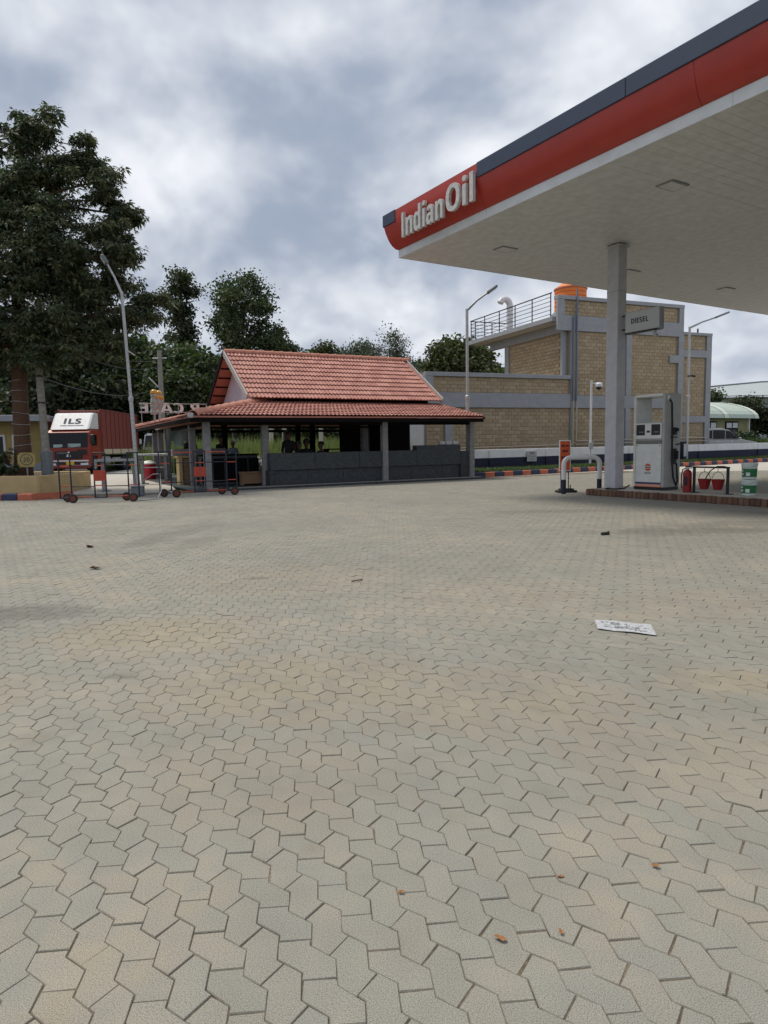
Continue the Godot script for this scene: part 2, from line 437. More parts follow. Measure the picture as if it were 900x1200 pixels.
func build_ground() -> void:
	struct("ground", sheet([Vector2(-400, -600), Vector2(400, -600), Vector2(400, 60), Vector2(-400, 60)], -0.06, 0.4), M.turf)
	struct("road", sheet([Vector2(-80, -27), Vector2(-40, -60), Vector2(-12.6, -62), Vector2(-10.6, -24), Vector2(-14, -22), Vector2(-60, -19)], 0.0, 0.1), M.asphalt)
	struct("concrete_apron", sheet([Vector2(-17.0, -46), Vector2(-11.6, -46), Vector2(-10.9, -31.6), Vector2(-7.6, -24.0), Vector2(-6.25, -20.35), Vector2(-9.9, -20.2), Vector2(-11.2, -25.0), Vector2(-15.4, -33)], 0.012, 0.1), M.concrete)
	struct("driveway", sheet([Vector2(5.0, -20), Vector2(60, -14), Vector2(60, -66), Vector2(32, -44.2), Vector2(3.6, -25.9)], -0.006, 0.1), M.concrete)
	# the paved yard: interlocking concrete pavers in two mirrored shapes, in columns between zigzag joints
	var yard := Node3D.new()
	yard.name = "pavement"; yard.set_meta("kind", "structure"); add_child(yard)
	obj("joint_bed", sheet([Vector2(-14, 4), Vector2(16, 4), Vector2(17.5, -20.5), Vector2(10.4, -29.6), Vector2(3.4, -25.7), Vector2(-5.6, -20.2), Vector2(-11.0, -20.0), Vector2(-22, -18)], -0.0036, 0.04), M.joint, yard)
	var seg := 0.084
	var t := 0.060
	var s := 0.024
	var L := 0.085
	var d := func(deg: float) -> Vector2: return Vector2(cos(deg_to_rad(deg)), -sin(deg_to_rad(deg)))   # (x, z), z towards the camera
	var u1: Vector2 = d.call(-85.0)
	var u2: Vector2 = d.call(-34.0)
	var p1: Vector2 = d.call(5.0)
	var p2: Vector2 = d.call(56.0)
	var v1 := seg * (u1 + u2)
	var t1 := L * p1 - (t - s) * u1
	var t2 := L * p2 + (t - s) * u2
	var v2 := t1 + t2
	var V1 := Vector2.ZERO
	var V2 := V1 + seg * u2
	var wide := PackedVector2Array([V1 - t * u1, V1 + t1 - s * u1, V1 + t1, V2 + t1, V2 + t1 + t * u1, V2 + s * u1, V2, V1])
	var Q := V2 + t1
	var Q3 := Q + seg * u1
	var tall := PackedVector2Array([Q - s * u2, Q + t2 - t * u2, Q + t2, Q3 + t2, Q3 + t2 + s * u2, Q3 + t * u2, Q3, Q])
	var cw := Vector2.ZERO
	var ct := Vector2.ZERO
	for w in wide: cw += w / 8.0
	for w in tall: ct += w / 8.0
	for i in 8: wide[i] -= cw; tall[i] -= ct
	for i in [0, 1]: wide[i] += u1 * 0.0010; tall[i] += u2 * 0.0010     # the cross joints are the wider ones
	for i in [4, 5]: wide[i] -= u1 * 0.0010; tall[i] -= u2 * 0.0010
	var meshes := [[], []]
	for v in 6:
		for k in 2:
			var q := (wide if k == 0 else tall).duplicate()
			for i in 8: q[i] += Vector2(rng.randfn(0, 0.0007), rng.randfn(0, 0.0007))
			if v > 2:       # a worn corner
				var i := rng.randi() % 8
				if Geometry2D.is_point_in_polygon((q[(i + 7) % 8] + q[(i + 1) % 8]) / 2, q):
					var a := q[i] + (q[(i + 7) % 8] - q[i]).normalized() * rng.randf_range(0.004, 0.009)
					q.insert(i + 1, q[i] + (q[(i + 1) % 8] - q[i]).normalized() * rng.randf_range(0.004, 0.009))
					q[i] = a
			meshes[k].append(paver_mesh(q))
	var m: StandardMaterial3D = M.paver_field
	m.roughness = 0.92
	m.albedo_texture = T.fine
	m.uv1_triplanar = true; m.uv1_world_triplanar = true; m.uv1_scale = Vector3.ONE * 2.3
	m.detail_enabled = true; m.detail_albedo = yard_stains(); m.detail_blend_mode = BaseMaterial3D.BLEND_MODE_MUL; m.detail_uv_layer = BaseMaterial3D.DETAIL_UV_2
	m.uv2_triplanar = true; m.uv2_world_triplanar = true; m.uv2_scale = Vector3.ONE / 48.0; m.uv2_offset = Vector3(0.5, 0.0, 40.0 / 48.0)
	var tones := tone_mats("paver_field", PAVER_TONES)
	var lev := FastNoiseLite.new()
	lev.seed = 5; lev.frequency = 0.5
	var all := []
	var det := v1.x * v2.y - v1.y * v2.x
	for i in range(-420, 420):
		for j in range(-420, 420):
			var o := v1 * i + v2 * j
			if o.y > -0.9 or o.y < -27.5: continue
			var reach := 0.66 * -o.y + 1.2
			if o.x < -reach or o.x > reach: continue
			if o.y < -18.0 and not in_yard(o): continue
			all.append([o + cw, 0]); all.append([o + ct, 1])
	for a in all:
		var o: Vector2 = a[0]
		var inside: bool = absf(o.x) < 0.585 * -o.y + 0.02 and o.y < -1.33
		a.append(-o.y if inside else 1000.0)
	all.sort_custom(func(a, b): return a[2] < b[2])
	var rest := []
	for i in 12: rest.append([[], []])
	var count := 0
	for a in all:
		var o: Vector2 = a[0]
		var h := lev.get_noise_2d(o.x, o.y) * 0.0016 + rng.randf_range(-0.0013, 0.0013)
		if rng.randf() < 0.05: h += rng.randf_range(-0.003, 0.003)
		h = maxf(h, -0.0012)
		var bs := Basis(Vector3.RIGHT, clampf(rng.randfn(0.0, 0.009), -0.014, 0.014)) * Basis(Vector3.BACK, clampf(rng.randfn(0.0, 0.009), -0.014, 0.014)) * Basis(Vector3.UP, rng.randfn(0.0, 0.010))
		var xf := Transform3D(bs, Vector3(o.x + rng.randfn(0.0, 0.0006), h, o.y + rng.randfn(0.0, 0.0006)))
		var k := rng.randi() % PAVER_TONES.size()
		var v := rng.randi() % 3 if rng.randf() < 0.8 else 3 + rng.randi() % 3
		if count < 300:
			obj("paver", meshes[a[1]][v], tones[k], yard, xf)
			count += 1
		else:
			var c: Array = PAVER_TONES[k]
			rest[a[1] * 6 + v][0].append(xf); rest[a[1] * 6 + v][1].append(Color(c[0], c[1], c[2]))
	for k in 12:
		var f := multi("paver_field", meshes[k / 6][k % 6], m, yard, rest[k][0], rest[k][1])
		f.set_meta("kind", "stuff")
	# litter on the yard
	var n := thing("newspaper_sheet", "crumpled white printed newspaper sheet lying on the pavers", "newspaper", Vector3(1.66, 0.004, -4.56), deg_to_rad(-27))
	var g := Geo.new()
	var hw := 0.19
	var hd := 0.115
	var rp := func(i: int, j: int) -> Vector3:
		var x := lerpf(-hw, hw, i / 10.0)
		var z := lerpf(-hd, hd, j / 6.0)
		return Vector3(x + z * 0.25, 0.006 + 0.006 * absf(sin(x * 13.0 + z * 9.0)) + 0.003 * sin(z * 43.0), z)
	for i in 10:
		for j in 6:
			g.quad(rp.call(i, j), rp.call(i, j + 1), rp.call(i + 1, j + 1), rp.call(i + 1, j))
	obj("sheet", g, M.paper, n)
	var pr := Geo.new()
	for q in [[1, 1, 2.2, 1.6], [2.6, 1, 4.2, 2.4], [3, 3, 4.6, 4.6], [5, 2.6, 7.4, 4.6], [5.2, 1, 6.2, 2], [7.6, 1, 8.4, 1.8], [6.6, 4.8, 8.6, 5.3], [1.4, 3.2, 2.4, 3.6], [1.4, 4.2, 2.6, 4.5], [8.2, 3, 9.2, 3.4]]:
		var st := [int(q[0]), int(q[1])]
		var at := func(x: float, y: float) -> Vector3:
			var i0 := int(x); var j0 := int(y)
			var a: Vector3 = rp.call(i0, j0).lerp(rp.call(i0 + 1, j0), x - i0)
			var b: Vector3 = rp.call(i0, j0 + 1).lerp(rp.call(i0 + 1, j0 + 1), x - i0)
			return a.lerp(b, y - j0) + Vector3(0, 0.0012, 0)
		var x := float(q[0])
		while x < q[2]:
			var y := float(q[1])
			while y < q[3]:
				if rng.randf() < 0.6: pr.quad(at.call(x, y), at.call(x, y + 0.2), at.call(x + 0.2, y + 0.2), at.call(x + 0.2, y))
				y += 0.28
			x += 0.26
	obj("print", pr, M.ink, n).set_meta("kind", "stuff")
	var where := [[0.285, -1.64, 0.017, "tan dead leaf curled on the pavers"], [0.45, -1.66, 0.010, "tan dead leaf curled on the pavers"], [0.51, -1.89, 0.011, "tan dead leaf curled on the pavers"], [0.81, -1.93, 0.014, "tan dead leaf curled on the pavers"], [0.03, -1.83, 0.010, "tan dead leaf curled on the pavers"]]
	for w in where: dead_leaf(Vector3(w[0], 0.004, w[1]), w[2], "dead_leaf", w[3], "leaf", M.dry_leaf, "dead leaves on the pavers")
	for w in [[-4.0, -9.0, 0.09, "dark leaf scrap on the yard near the left barricade"], [-3.2, -7.3, 0.07, "small dark leaf scrap on the yard between the tyre marks"]]: dead_leaf(Vector3(w[0], 0.004, w[1]), w[2], "leaf_scrap", w[3], "leaf", M.bark, "")
	var tw := thing("twig", "short dark twig lying on the pavers", "twig", Vector3(-0.28, 0.008, -6.35), 0.5)
	tub("stem", [Vector3(-0.05, 0, 0), Vector3(0.0, 0.008, 0.01), Vector3(0.07, 0.002, -0.005)], 0.006, M.bark, tw, 5)
	tub("side_shoot", [Vector3(0.0, 0.006, 0.01), Vector3(0.03, 0.012, 0.035)], 0.004, M.bark, tw, 5)
	var cl := thing("wheel_chock", "small black plastic scrap on the yard in front of the dispenser", "scrap", Vector3(3.08, 0, -9.26), 0.3)
	bx("body", Vector3(0, 0.02, 0), Vector3(0.12, 0.04, 0.05), M.black, cl, 0.008)
	bx("tab", Vector3(0.055, 0.045, 0), Vector3(0.02, 0.012, 0.03), M.black, cl, 0.003)

func dead_leaf(at: Vector3, r: float, called: String, label: String, cat: String, m: Material, group: String) -> void:
	var g := Geo.new()
	var ring := []
	for i in 9:
		var a := TAU * i / 9.0
		var q: float = r * (0.55 + 0.45 * absf(cos(a))) * rng.randf_range(0.8, 1.15)
		ring.append(Vector3(cos(a) * q, rng.randf_range(0.1, 0.5) * r, sin(a) * q * 0.8))
	for i in 9: g.tri(Vector3(0, 0.001, 0), ring[(i + 1) % 9], ring[i])
	var o := obj(called, g, m, null, Transform3D(Basis(Vector3.UP, rng.randf() * TAU), at))
	tag(o, label, cat, group)

func in_yard(o: Vector2) -> bool:   # limits of the paved yard beyond 18 m: the pavilion's front on the left, the kerb on the right
	var pv := Vector2(-0.466, -0.885)   # into the pavilion
	if (o - Vector2(-5.43, -20.78)).dot(pv) > -0.55: return false
	return true

# ---------------------------------------------------------------- canopy, island and what stands on it
const TURN := 0.548888          # the site's grid: local x runs along the canopy's back edge, local z along its fascia towards the camera
const KX := Vector3(0.48, 0.0, -17.19)
const HC := 5.926

func site(a: float, b: float, y := 0.0) -> Vector3:
	return KX + Basis(Vector3.UP, TURN) * Vector3(b, y, a)

func canopy_run(poly: Array, z0: float, z1: float, k0 := 0.0, k1 := 0.0) -> Geo:   # fascia profile (outset, height) along z; k: mitre at each end
	var g := Geo.new()
	for i in poly.size() - 1:
		var p: Vector2 = poly[i]
		var q: Vector2 = poly[i + 1]
		var np := bull_normal(poly, i)
		var nq := bull_normal(poly, i + 1)
		if i == poly.size() - 2: np = Vector3.UP; nq = np
		var a := Vector3(-p.x, p.y, z0 - p.x * k0)
		var b := Vector3(-p.x, p.y, z1 + p.x * k1)
		var c := Vector3(-q.x, q.y, z1 + q.x * k1)
		var d := Vector3(-q.x, q.y, z0 - q.x * k0)
		g.trin(a, b, c, np, np, nq); g.trin(a, c, d, np, nq, nq)
	return g

func bull_normal(poly: Array, i: int) -> Vector3:   # smooth outward normal of the curved fascia
	var a: Vector2 = poly[maxi(i - 1, 0)]
	var b: Vector2 = poly[mini(i + 1, poly.size() - 2)]
	var t := (b - a).normalized()
	return Vector3(-t.y, -t.x, 0)

func build_canopy() -> void:
	var c := thing("station_canopy", "large flat canopy with red fascia and navy top edge on grey columns", "canopy", KX, TURN)
	var LZ := 24.0
	var LX := 22.0
	# ceiling: long narrow panels with open joints under a dark void
	var pm := bmesh(Vector3(LX - 0.12, 0.03, 0.1985), 0.0035)
	var z := 0.16
	while z < LZ - 0.1:
		obj("ceiling_panel", pm, M.trim, c, Transform3D(Basis(), Vector3(LX / 2, HC + 0.02 + rng.randf_range(-0.0015, 0.0015), z)))
		z += 0.2
	bx("deck", Vector3(LX / 2, HC + 0.55, LZ / 2), Vector3(LX - 0.1, 0.9, LZ - 0.1), M.galv, c, 0.01)
	# trim, red bull-nose and navy cap round the two visible sides
	var red := [Vector2(0.0, 0.19), Vector2(0.055, 0.22), Vector2(0.105, 0.285), Vector2(0.15, 0.37), Vector2(0.185, 0.466), Vector2(0.227, 0.615), Vector2(0.255, 0.76), Vector2(0.262, 0.86), Vector2(0.262, 1.03), Vector2(0.0, 1.035)]
	for i in red.size(): red[i].y += HC
	var trims := [[0.0, 0.36], [0.363, 3.34], [3.343, 8.6], [8.603, 13.8], [13.803, LZ]]
	for t in trims: bx("trim_board", Vector3(0.03, HC + 0.095, (t[0] + t[1]) / 2), Vector3(0.06, 0.19, t[1] - t[0]), M.trim, c, 0.004)
	var seams := [0.0, 3.36, 8.15, 12.9, 17.7, LZ]
	for i in seams.size() - 1:
		var f := obj("fascia_panel", canopy_run(red, seams[i] + 0.003, seams[i + 1] - 0.003, 1.0 if i == 0 else 0.0), M.red, c)
		f.set_meta("label", "curved red fascia panel")
	var back := Transform3D(Basis(Vector3(0, 0, 1), Vector3(0, 1, 0), Vector3(-1, 0, 0)), Vector3.ZERO)   # the same profile turned to the far side
	for i in 4:
		var w := [0.0, 5.0, 10.5, 16.0, LX]
		var g := Geo.new()
		for k in red.size() - 1:
			var p: Vector2 = red[k]
			var q: Vector2 = red[k + 1]
			var e0 := 1.0 if i == 0 else 0.0
			g.quad(Vector3(w[i] - p.x * e0, p.y, -p.x), Vector3(w[i] - q.x * e0, q.y, -q.x), Vector3(w[i + 1] - 0.006, q.y, -q.x), Vector3(w[i + 1] - 0.006, p.y, -p.x))
		obj("fascia_panel", g, M.red, c)
		bx("trim_board", Vector3((w[i] + w[i + 1]) / 2 + 0.03, HC + 0.095, 0.03), Vector3(w[i + 1] - w[i] - 0.066 if i == 0 else w[i + 1] - w[i] - 0.006, 0.19, 0.056), M.trim, c, 0.004)
	bx("navy_cap", Vector3(-0.13, HC + 0.905, -0.005), Vector3(0.30, 0.28, 0.56), M.navy_cap, c, 0.01)
	bx("navy_cap", Vector3(0.05 + LX / 2, HC + 0.905, -0.145), Vector3(LX - 0.1, 0.28, 0.28), M.navy_cap, c, 0.01)
	for t in [[3.36, 7.0], [7.006, 12.0], [12.006, 18.0], [18.006, LZ]]:
		bx("navy_cap", Vector3(-0.14, HC + 0.89, (t[0] + t[1]) / 2), Vector3(0.28, 0.30, t[1] - t[0]), M.navy_cap, c, 0.01)
	# lettering: raised channel letters on stand-offs
	var face := Basis(Vector3(0, 0, 1), Vector3(0, 1, 0), Vector3(-1, 0, 0))
	for w in [["lndian", 1.50, 1.62, 0.575, 0.53], ["Oil", 2.885, 0.92, 0.585, 0.575]]:
		text("sign_letters", w[0], M.letter, c, Transform3D(face, Vector3(-0.32, HC + w[4] + 0.015, w[1] - 0.004)), w[2], w[3], 0.07)
	# flush square ceiling lights (unlit)
	for b in [1.85, 6.35, 10.85]:
		for a in [1.85, 6.35, 10.85]:
			var l := bx("ceiling_light", Vector3(b, HC - 0.006, a), Vector3(0.50, 0.02, 0.36), M.grey_paint, c, 0.006)
			bx("lens", Vector3(0, -0.012, 0), Vector3(0.42, 0.012, 0.28), M.trim, l, 0.004)
	# columns, the first on the island
	for p in [[3.365, 4.0], [3.365, 15.5], [13.5, 4.0], [13.5, 15.5]]:
		var h := HC - 0.15
		var o := bx("column", Vector3(p[1], 0.15 + h / 2 - 0.005, p[0]), Vector3(0.31, h, 0.33), M.column, c, 0.012)
		bx("cladding_joint", Vector3(0, 1.95 - 0.15, 0), Vector3(0.314, 0.012, 0.334), M.grey_paint, o, 0.002)
		bx("cap_flange", Vector3(0, h / 2 - 0.05, 0), Vector3(0.40, 0.03, 0.42), M.column, o, 0.004)

func build_island() -> void:
	# brick-edged dispenser island
	var isl := thing("dispenser_island", "low concrete dispenser island edged with red-brown bricks", "kerb island", site(3.02, 3.4), TURN)
	var len := 9.0
	var dep := 1.5
	bx("slab", Vector3(dep / 2, 0.072, len / 2), Vector3(dep - 0.13, 0.144, len - 0.13), M.concrete, isl, 0.008)
	var bm := []
	for t in [[0.17, 0.095, 0.07], [0.20, 0.12, 0.085], [0.14, 0.08, 0.062], [0.22, 0.14, 0.105]]:
		bm.append(mat("island_brick", lin(t[0], t[1], t[2]), 0.95, "soil", 2.0))
	var me := bmesh(Vector3(0.11, 0.15, 0.105), 0.012)
	var z := 0.056
	while z < len - 0.05:
		obj("brick", me, bm[rng.randi() % 4], isl, Transform3D(Basis(Vector3.UP, rng.randfn(0, 0.03)), Vector3(0.056 + rng.randf_range(-0.008, 0.008), 0.076 + rng.randf_range(-0.006, 0.004), z)))
		z += 0.113
	var x := 0.17
	while x < dep:
		obj("brick", me, bm[rng.randi() % 4], isl, Transform3D(Basis(Vector3.UP, PI / 2 + rng.randfn(0, 0.03)), Vector3(x, 0.076 + rng.randf_range(-0.006, 0.004), 0.056)))
		x += 0.113
	var fc := -deg_to_rad(90.0 - 31.449)    # faces the yard: local x along the fascia towards the camera, local z outwards
	# fuel dispenser
	var d := thing("fuel_dispenser", "white fuel dispenser with two dark screens on the brick island", "fuel pump", site(4.22, 4.45, 0.15), fc)
	var W := 0.84
	var D := 0.62
	var zf := D / 2
	bx("plinth", Vector3(0, 0.03, 0), Vector3(W - 0.04, 0.06, D - 0.04), M.black, d, 0.005)
	bx("cabinet", Vector3(0, 0.58, -0.01), Vector3(W - 0.10, 1.02, D - 0.06), M.dispenser_grey, d, 0.01)
	for s in [-1, 1]:
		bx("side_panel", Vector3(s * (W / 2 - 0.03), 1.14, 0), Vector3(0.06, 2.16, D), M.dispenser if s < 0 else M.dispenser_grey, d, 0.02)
	bx("top_cap", Vector3(0, 2.19, 0), Vector3(W - 0.125, 0.07, D), M.dispenser, d, 0.015)
	bx("door", Vector3(0, 0.57, zf - 0.026), Vector3(W - 0.14, 1.0, 0.03), M.dispenser, d, 0.008)
	bx("head", Vector3(0, 1.335, -0.01), Vector3(W - 0.125, 0.49, D - 0.05), M.dispenser_grey, d, 0.01)
	var pan := bx("display_panel", Vector3(0, 1.37, zf - 0.02), Vector3(W - 0.14, 0.36, 0.03), M.dispenser, d, 0.012)
	for sx in [-0.215, 0.195]:
		var scr := bx("screen", Vector3(sx, 0.03, 0.016), Vector3(0.235, 0.25, 0.012), M.black, pan, 0.004)
		bx("digits", Vector3(0, 0.05, 0.0065), Vector3(0.15, 0.06, 0.004), M.dark_glass, scr, 0.001)
		bx("digits", Vector3(0.02, -0.05, 0.0065), Vector3(0.13, 0.03, 0.004), M.dispenser_back, scr, 0.001)
	bx("preset_window", Vector3(-0.005, -0.01, 0.016), Vector3(0.085, 0.05, 0.01), M.black, pan, 0.003)
	for i in 4: bx("key", Vector3(-0.30 + i * 0.055, -0.145, 0.016), Vector3(0.028, 0.028, 0.01), M.print_white, pan, 0.003)
	bx("control_strip", Vector3(0, 1.12, zf - 0.03), Vector3(W - 0.14, 0.075, 0.03), M.dispenser_back, d, 0.004)
	bx("blue_stripe", Vector3(0, 0.155, zf - 0.01), Vector3(W - 0.145, 0.045, 0.004), M.logo_blue, d, 0.001)
	bx("salmon_stripe", Vector3(0, 0.10, zf - 0.01), Vector3(W - 0.145, 0.062, 0.004), M.salmon, d, 0.001)
	var toz := Basis(Vector3.RIGHT, PI / 2)
	var lg := lat("logo", [Vector2(0, -0.002), Vector2(0.088, -0.002), Vector2(0.088, 0.003), Vector2(0, 0.003)], M.logo_orange, d, Vector3(0, 0.525, zf - 0.008), 28, toz)
	bx("logo_band", Vector3(0, 0.525, zf - 0.004), Vector3(0.184, 0.044, 0.005), M.print_white, lg, 0.001)
	bx("logo_band", Vector3(0, 0.525, zf - 0.002), Vector3(0.15, 0.024, 0.005), M.logo_blue, lg, 0.001)
	text("lettering", "lndianOil", M.ink, d, Transform3D(Basis(), Vector3(0, 0.395, zf - 0.009)), 0.17, 0.035, 0.004)
	for s in [-1, 1]: bx("door_lock", Vector3(s * 0.31, 1.03, zf - 0.009), Vector3(0.018, 0.03, 0.008), M.black, d, 0.002)
	bx("sticker", Vector3(-0.06, 1.02, zf - 0.009), Vector3(0.05, 0.035, 0.003), M.print_white, d, 0.001)
	# the nozzle side, towards the camera's right
	var xs := W / 2 + 0.012
	for h in [0.78, 1.36]:
		var hol := bx("nozzle_boot", Vector3(xs + 0.02, h, -0.04), Vector3(0.06, 0.36 if h < 1 else 0.17, 0.12), M.black, d, 0.015)
		bx("nozzle", Vector3(0.05, 0.03, -0.02), Vector3(0.06, 0.2 if h < 1 else 0.08, 0.07), M.rubber, hol, 0.02)
	bx("holder_arm", Vector3(xs + 0.03, 1.22, 0.0), Vector3(0.05, 0.03, 0.2), M.black, d, 0.008)
	tub("hose", [Vector3(xs, 2.12, 0.18), Vector3(xs + 0.06, 2.0, 0.15), Vector3(xs + 0.05, 1.4, 0.1), Vector3(xs + 0.05, 0.7, 0.09), Vector3(xs + 0.07, 0.3, 0.06), Vector3(xs + 0.09, 0.1, -0.02), Vector3(xs + 0.07, 0.2, -0.1), Vector3(xs + 0.05, 0.62, -0.08)], 0.022, M.rubber, d, 8)
	bx("hose_gland", Vector3(xs, 2.12, 0.18), Vector3(0.05, 0.1, 0.06), M.print_white, d, 0.012)
	tub("breakaway_rod", [Vector3(xs, 1.05, -0.12), Vector3(xs + 0.03, 1.07, -0.28), Vector3(xs + 0.02, 1.05, -0.36)], 0.012, M.black, d, 6)
	# hose lying on the island
	var ho := obj("ground_hose", Geo.new_tube([site(3.36, 3.86, 0.165), site(3.45, 3.62, 0.165), site(3.72, 3.68, 0.165), site(3.78, 3.9, 0.18), site(3.79, 4.05, 0.24)], 0.018), M.rubber)
	tag(ho, "black hose lying on the island round the canopy column", "hose")
	# lightbox sign on the column
	var sg := thing("diesel_sign", "grey lightbox reading DIESEL on the canopy column", "sign", site(4.155, 4.0, 3.80), fc)
	bx("box", Vector3(0, 0.245, 0), Vector3(0.94, 0.49, 0.16), M.grey_paint, sg, 0.012)
	bx("panel", Vector3(0, 0.25, 0.082), Vector3(0.91, 0.455, 0.006), M.notice, sg, 0.002)
	text("lettering", "DlESEL", M.navy, sg, Transform3D(Basis(), Vector3(-0.06, 0.27, 0.087)), 0.46, 0.125, 0.006)
	bx("bottom_rail", Vector3(-0.03, 0.008, 0.0), Vector3(0.9, 0.03, 0.17), M.black, sg, 0.004)
	for y in [0.12, 0.44]: bx("bracket", Vector3(-0.53, y, 0), Vector3(0.15, 0.03, 0.04), M.black, sg, 0.004)
	var cam := thing("dome_camera", "small white dome camera under the DIESEL lightbox", "camera", site(4.42, 4.0, 3.70), fc)
	bx("mount", Vector3(0, 0.07, 0), Vector3(0.10, 0.05, 0.08), M.notice, cam, 0.01)
	tub("stem", [Vector3(0, 0.05, 0), Vector3(0.04, 0.0, 0.02)], 0.025, M.notice, cam)
	lat("dome", [Vector2(0, -0.06), Vector2(0.045, -0.045), Vector2(0.062, 0.0), Vector2(0.055, 0.03), Vector2(0, 0.03)], M.galv, cam, Vector3(0.06, -0.02, 0.02), 14)
	# fire point
	var st := thing("bucket_stand", "black steel stand for hanging two red fire buckets", "stand", site(5.82, 4.12, 0.15), fc)
	for x2 in [-0.385, 0.385]:
		bx("post", Vector3(x2, 0.27, 0), Vector3(0.05, 0.54, 0.05), M.black, st, 0.006)
		bx("foot", Vector3(x2 + 0.03, 0.006, 0), Vector3(0.16, 0.012, 0.12), M.black, st, 0.003)
	bx("top_bar", Vector3(0, 0.555, 0), Vector3(0.84, 0.035, 0.05), M.black, st, 0.006)
	for i in 2:
		var fb := thing("fire_bucket", "red fire bucket hanging beside the extinguisher" if i == 0 else "red fire bucket hanging nearer the paint buckets", "bucket", site(5.68 + 0.31 * i, 4.12, 0.23), fc, "fire buckets on the stand")
		lat("pail", [Vector2(0, 0), Vector2(0.075, 0.0), Vector2(0.085, 0.012), Vector2(0.135, 0.215), Vector2(0.142, 0.222), Vector2(0.128, 0.216), Vector2(0.078, 0.02), Vector2(0, 0.015)], M.bucket_red, fb, Vector3.ZERO, 24)
		var arc := []
		for k in 13:
			var a := PI * k / 12.0
			arc.append(Vector3(0.135 * cos(a), 0.215 + 0.165 * sin(a), 0))
		tub("handle", arc, 0.006, M.black, fb, 6)
		tub("hook", [Vector3(0, 0.375, 0), Vector3(0, 0.41, 0.02), Vector3(0, 0.445, 0)], 0.006, M.black, fb, 6)
	var ex := thing("fire_extinguisher", "dark red fire extinguisher standing beside the bucket stand", "fire extinguisher", site(5.31, 4.06, 0.15), fc)
	lat("cylinder", [Vector2(0, 0), Vector2(0.085, 0), Vector2(0.092, 0.015), Vector2(0.092, 0.42), Vector2(0.075, 0.47), Vector2(0.03, 0.50), Vector2(0, 0.50)], M.ext_red, ex, Vector3.ZERO, 24)
	bx("label_patch", Vector3(0.02, 0.25, 0.088), Vector3(0.07, 0.2, 0.012), M.navy, ex, 0.004)
	lat("neck", [Vector2(0, 0.49), Vector2(0.03, 0.49), Vector2(0.03, 0.54), Vector2(0, 0.54)], M.galv, ex, Vector3.ZERO, 12)
	bx("valve_handle", Vector3(0.03, 0.56, 0), Vector3(0.17, 0.03, 0.03), M.black, ex, 0.008)
	bx("carry_handle", Vector3(0.04, 0.525, 0), Vector3(0.13, 0.015, 0.025), M.galv, ex, 0.004)
	tub("hose", [Vector3(-0.03, 0.53, 0), Vector3(-0.1, 0.5, 0.02), Vector3(-0.125, 0.38, 0.03), Vector3(-0.125, 0.15, 0.03), Vector3(-0.11, 0.08, 0.03)], 0.013, M.rubber, ex)
	var wi := obj("loose_hose", Geo.new_tube([site(5.72, 4.05, 0.40), site(5.78, 4.05, 0.52), site(5.86, 4.05, 0.64), site(6.0, 4.06, 0.73), site(6.14, 4.08, 0.73), site(6.22, 4.10, 0.71)], 0.012), M.rubber)
	tag(wi, "thin black hose looped over the bucket stand", "hose")
	for i in 2:
		var pb := thing("paint_bucket", "white and green paint bucket standing on the island" if i == 0 else "white and green paint bucket stacked on top of another", "bucket", site(6.66, 4.12, 0.15 + 0.335 * i), fc, "stacked paint buckets")
		lat("tub", [Vector2(0, 0), Vector2(0.125, 0), Vector2(0.13, 0.006), Vector2(0.145, 0.27), Vector2(0.152, 0.272), Vector2(0.152, 0.29), Vector2(0.155, 0.293), Vector2(0.155, 0.318), Vector2(0.148, 0.326), Vector2(0, 0.326)], M.bucket_white, pb, Vector3.ZERO, 28)
		var lb := lat("label_band", [Vector2(0.1335, 0.045), Vector2(0.1348, 0.045), Vector2(0.144, 0.21), Vector2(0.143, 0.21)], M.bucket_green, pb, Vector3.ZERO, 28)
		for q in [[-0.55, 0.17, 0.05, 0.035], [-0.5, 0.10, 0.06, 0.04], [0.35, 0.10, 0.075, 0.07]]:
			bx("print", Vector3(sin(q[0]) * 0.142, q[1], cos(q[0]) * 0.142), Vector3(q[2], q[3], 0.006), M.print_white, lb, 0.001, q[0])
		tub("handle", [Vector3(-0.155, 0.28, 0), Vector3(-0.1, 0.24, 0.125), Vector3(0, 0.225, 0.165), Vector3(0.1, 0.24, 0.125), Vector3(0.155, 0.28, 0)], 0.004, M.galv, pb, 5)
	# hoop guard
	var gd := thing("hoop_guard", "white steel hoop guard with navy feet beside the column", "bollard", Vector3(4.54, 0, -16.85), 0.14)
	var gp := [Vector3(0, 0.36, 0), Vector3(0, 0.72, 0)]
	for k in 7:
		var a := PI / 2 * k / 6.0
		gp.append(Vector3(0.17 - 0.17 * cos(a), 0.74 + 0.17 * sin(a), 0))
	for k in 7:
		var a := PI / 2 * k / 6.0
		gp.append(Vector3(0.78 + 0.17 * sin(a), 0.74 + 0.17 * cos(a), 0))
	gp.append(Vector3(0.95, 0.36, 0))
	tub("hoop", gp, 0.058, M.white, gd, 14)
	for x3 in [0.0, 0.95]:
		tub("foot", [Vector3(x3, 0, 0), Vector3(x3, 0.362, 0)], 0.0595, M.navy, gd, 14)
	# orange stand-up sign behind the hoop
	var os := thing("orange_sign_board", "upright orange warning board with white rim on black foot", "sign", Vector3(4.70, 0, -17.35), 0.12)
	bx("foot_plate", Vector3(0.04, 0.03, 0), Vector3(0.50, 0.06, 0.3), M.rubber, os, 0.02)
	bx("foot_plate_top", Vector3(0.04, 0.08, 0), Vector3(0.36, 0.05, 0.2), M.rubber, os, 0.02)
	for s in [-1, 1]: tub("upright", [Vector3(s * 0.10, 0.08, 0), Vector3(s * 0.10, 0.62, 0)], 0.014, M.black, os, 6)
